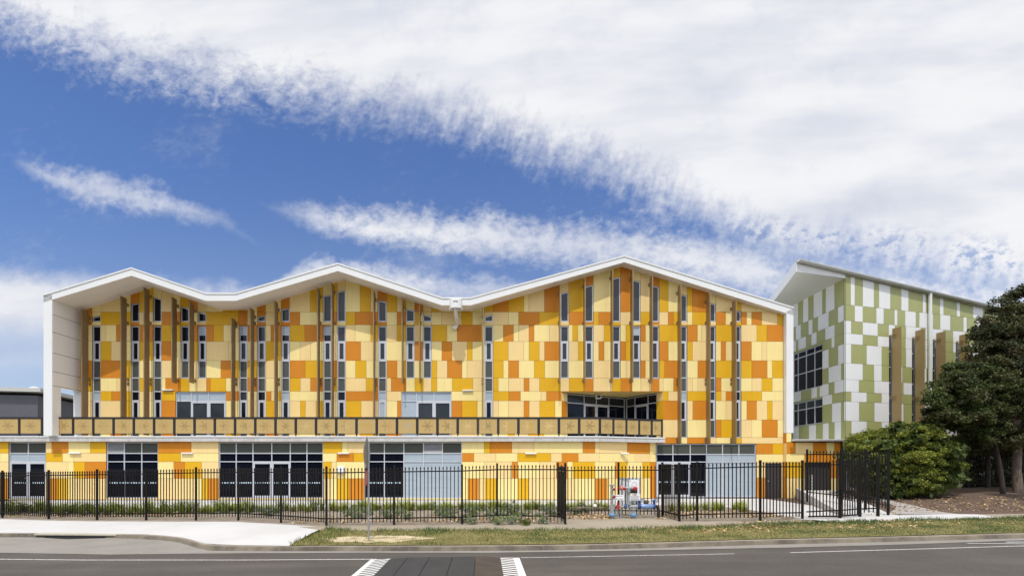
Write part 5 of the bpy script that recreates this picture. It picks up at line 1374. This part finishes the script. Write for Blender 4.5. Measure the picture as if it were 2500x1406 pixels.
ORD = ['first', 'second', 'third', 'fourth', 'fifth', 'sixth', 'seventh', 'eighth', 'ninth', 'tenth', 'eleventh', 'twelfth', 'thirteenth', 'fourteenth', 'fifteenth', 'sixteenth', 'seventeenth', 'eighteenth', 'nineteenth', 'twentieth',
       'twenty-first', 'twenty-second', 'twenty-third', 'twenty-fourth', 'twenty-fifth', 'twenty-sixth', 'twenty-seventh', 'twenty-eighth', 'twenty-ninth', 'thirtieth', 'thirty-first', 'thirty-second', 'thirty-third', 'thirty-fourth', 'thirty-fifth', 'thirty-sixth', 'thirty-seventh', 'thirty-eighth', 'thirty-ninth', 'fortieth']
rnd.seed(5)
def plant_row(kind, meshes, spots, labfmt, group, cat, smin=.8, smax=1.2):
    for k, (px, py) in enumerate(sorted(spots)):
        x, d = unproj(px, py); o = bpy.data.objects.new(kind, meshes[k % len(meshes)]); col.objects.link(o)
        o.location = (x, d - D, g(x, d) + .0); s_ = rnd.uniform(smin, smax); o.scale = (s_ * rnd.uniform(.9, 1.2), s_, s_ * rnd.uniform(.85, 1.1)); o.rotation_euler = (0, 0, rnd.uniform(0, 6.28))
        tag(o, labfmt.format(ORD[k]), cat, group)
left = [(18, 1253), (36, 1257), (52, 1251), (92, 1250), (112, 1255), (140, 1254), (158, 1249), (186, 1252), (200, 1258), (246, 1250), (262, 1256), (300, 1252), (318, 1257), (330, 1250), (372, 1252), (382, 1256), (430, 1249), (446, 1254), (478, 1249), (28, 1247), (75, 1252), (102, 1246), (126, 1250), (150, 1258), (172, 1253), (222, 1251), (234, 1257), (276, 1249), (290, 1258), (345, 1256), (358, 1250), (396, 1253), (414, 1257), (462, 1252)]
plant_row('grass_tuft', T2, left, '{} dull green grass tuft from the left, behind the left stretch of fence', 'grass tufts along the left bed', 'grass tuft', 1.0, 1.4)
dk_ = [(64, 1247), (178, 1245), (212, 1245), (286, 1246), (404, 1246), (574, 1245)]
plant_row('round_shrub', S2, dk_, '{} small round dark shrub from the left in the left bed', 'small round shrubs in the left bed', 'shrub', .8, 1.1)
mid = [(490, 1252), (505, 1250), (530, 1248), (546, 1252), (562, 1247), (606, 1251), (618, 1249), (655, 1246), (672, 1249), (700, 1246), (716, 1248), (735, 1246), (768, 1247), (786, 1246), (812, 1246), (518, 1254), (580, 1250), (594, 1246), (632, 1248), (686, 1248), (750, 1249), (828, 1248), (842, 1245)]
plant_row('grass_tuft', T1 + T2, mid, '{} green grass tuft from the left, in the bed below the six bay window', 'grass tufts below the six bay window', 'grass tuft', 1.0, 1.35)
rt_ = [(866, 1245), (900, 1245), (925, 1244), (944, 1245), (966, 1245), (985, 1244), (1005, 1245), (1025, 1245), (1040, 1244), (1060, 1245), (1082, 1244), (1108, 1245), (1140, 1244), (1152, 1243), (1180, 1243), (1200, 1244), (1230, 1243), (1242, 1244), (1284, 1243), (1296, 1244), (1310, 1243), (1326, 1244), (1345, 1243), (1384, 1244), (1400, 1245), (1418, 1243), (1440, 1244), (1460, 1244), (1478, 1243), (884, 1243), (912, 1246), (955, 1243), (995, 1246), (1050, 1243), (1095, 1246), (1126, 1243), (1165, 1245), (1215, 1243), (1262, 1246)]
plant_row('grass_tuft', T1, rt_, '{} lime green grass tuft from the left, in the row right of the sign post', 'lime grass tufts in the middle bed', 'grass tuft', 1.0, 1.35)
rr_ = [(1640, 1248), (1664, 1246), (1682, 1248), (1700, 1247), (1722, 1246), (1745, 1248), (1760, 1246), (1795, 1244), (1808, 1244), (1815, 1250)]
plant_row('grass_tuft', T1, rr_, '{} lime green grass tuft from the left, behind the fence right of the booster', 'lime grass tufts in the right bed', 'grass tuft', 1.0, 1.3)
sv_ = [(640, 1255), (655, 1260), (672, 1253), (845, 1260), (862, 1255), (878, 1263), (895, 1258), (935, 1260), (950, 1266), (975, 1260), (990, 1268), (1066, 1258), (1080, 1264), (1096, 1260), (1108, 1267), (1145, 1258), (1160, 1254), (1188, 1260), (1215, 1256), (1230, 1262), (1252, 1258), (1284, 1260), (1330, 1254), (1350, 1258), (1405, 1256), (1424, 1252)]
plant_row('silver_shrub', S1, sv_, '{} low silver grey shrub from the left in the middle bed', 'silver shrubs in the gravel bed', 'shrub', .65, 1.05)
fr_ = [(1134, 1274), (1150, 1280), (1205, 1276), (1222, 1281), (1258, 1279), (1320, 1278)]
plant_row('silver_shrub', S1, fr_, '{} silver grey shrub from the left, spilling through the fence over the path edge', 'silver shrubs spilling through the fence', 'shrub', .6, .85)
plant_row('yellow_weed', S2, [(1283, 1282)], '{} bright yellow green weed at the foot of the fence', 'weeds at the fence foot', 'weed', .8, .8)

# scattered dry leaves and turf blades
def scatter(name, regions, mats_, l, w_, label, cat, lift=.03, flat=True):
    it = []
    for (x0, x1, y0, y1, n) in regions:
        for _ in range(n):
            px, py = rnd.uniform(x0, x1), rnd.uniform(y0, y1); x, d = unproj_fast(px, py)
            a = rdir(); a.z *= .35; a.normalize(); b_ = a.cross(Vector((0, 0, 1)) + rdir() * .5).normalized(); q = rnd.uniform(.6, 1.4)
            it.append((Vector((x, d - D, g(x, d) + lift + rnd.random() * .02)), a, b_, l * q, w_ * q, rnd.randrange(len(mats_))))
    o = quads(name, it, mats_); return tag(o, label, cat, kind='stuff')
def unproj_fast(px, py): return unproj(px, py, it=18)
scatter('leaf_litter', [(1800, 2250, 1273, 1292, 420), (1560, 1900, 1284, 1302, 260), (2050, 2480, 1268, 1282, 160), (1385, 1500, 1254, 1268, 420), (1600, 1660, 1254, 1268, 120), (20, 480, 1250, 1262, 600), (1640, 1900, 1248, 1262, 400), (1000, 1360, 1262, 1276, 420), (1830, 1950, 1258, 1266, 60), (700, 1000, 1262, 1278, 240)],
        [L_DRY, L_DRY2], .055, .038, 'scattered dry brown leaves on verge and beds', 'leaf litter')
scatter('leaf_litter', [(2180, 2500, 1212, 1250, 900), (2100, 2200, 1250, 1258, 60)], [L_DRY, L_DRY2, L_BR], .05, .03, 'dry leaves on the bark below the trees', 'leaf litter')
def inside(p, poly):
    c = False; j = len(poly) - 1
    for i in range(len(poly)):
        if (poly[i][1] > p[1]) != (poly[j][1] > p[1]) and p[0] < (poly[j][0] - poly[i][0]) * (p[1] - poly[i][1]) / (poly[j][1] - poly[i][1]) + poly[i][0]: c = not c
        j = i
    return c
it = []; xs_ = [p[0] for p in VERGE]; ds_ = [p[1] for p in VERGE]
soil = [( -3.35 + (p[0] + 3.35) * .96, 15.45 + (p[1] - 15.45) * .93) for p in SOIL]
from mathutils import noise as mn
n_ = 0
while n_ < 52000:
    x = rnd.uniform(-5.6, min(max(xs_), 20)); d = rnd.uniform(min(ds_), max(ds_)); 
    if not inside((x, d), VERGE): continue
    w_s = (x + .15 + 0 * d) ; 
    if inside((x, d), soil) and mn.noise(Vector((x * 2.2, d * 3.5, 9))) < .16 and rnd.random() < .95: continue
    q = mn.noise(Vector((x * .9, d * 1.3, 0))) + .5 * mn.noise(Vector((x * 3, d * 4, 3)))
    if rnd.random() > .75 + q: 
        if rnd.random() < .5: continue
    topd = interp(x, [(p[0], p[1]) for p in vt]); near_top = ss(d, topd - .9, topd)
    h = rnd.uniform(.015, .04) + near_top * rnd.uniform(.0, .07) * (1 + q) + (.06 * rnd.random() if x < -4.4 else 0)
    lush = near_top * .7 + max(0, q) * 1.2 + ss(x, 6, 12) * .35
    k = 2 if rnd.random() < lush * .8 else (0 if rnd.random() < .30 + q * .5 else 1)
    a = Vector((rnd.uniform(-.6, .6), rnd.uniform(-.6, .6), 1)).normalized(); b_ = Vector((rnd.uniform(-1, 1), rnd.uniform(-.3, .3), 0)).normalized()
    it.append((Vector((x, d - D, g(x, d) + .02 + h * .6)), a, b_, h, .006, k)); n_ += 1
o = quads('grass', it, [L_GRASS, L_GRASS2, L_DG]); tag(o, 'short patchy roadside turf with dry and lush blades', 'grass', kind='stuff')
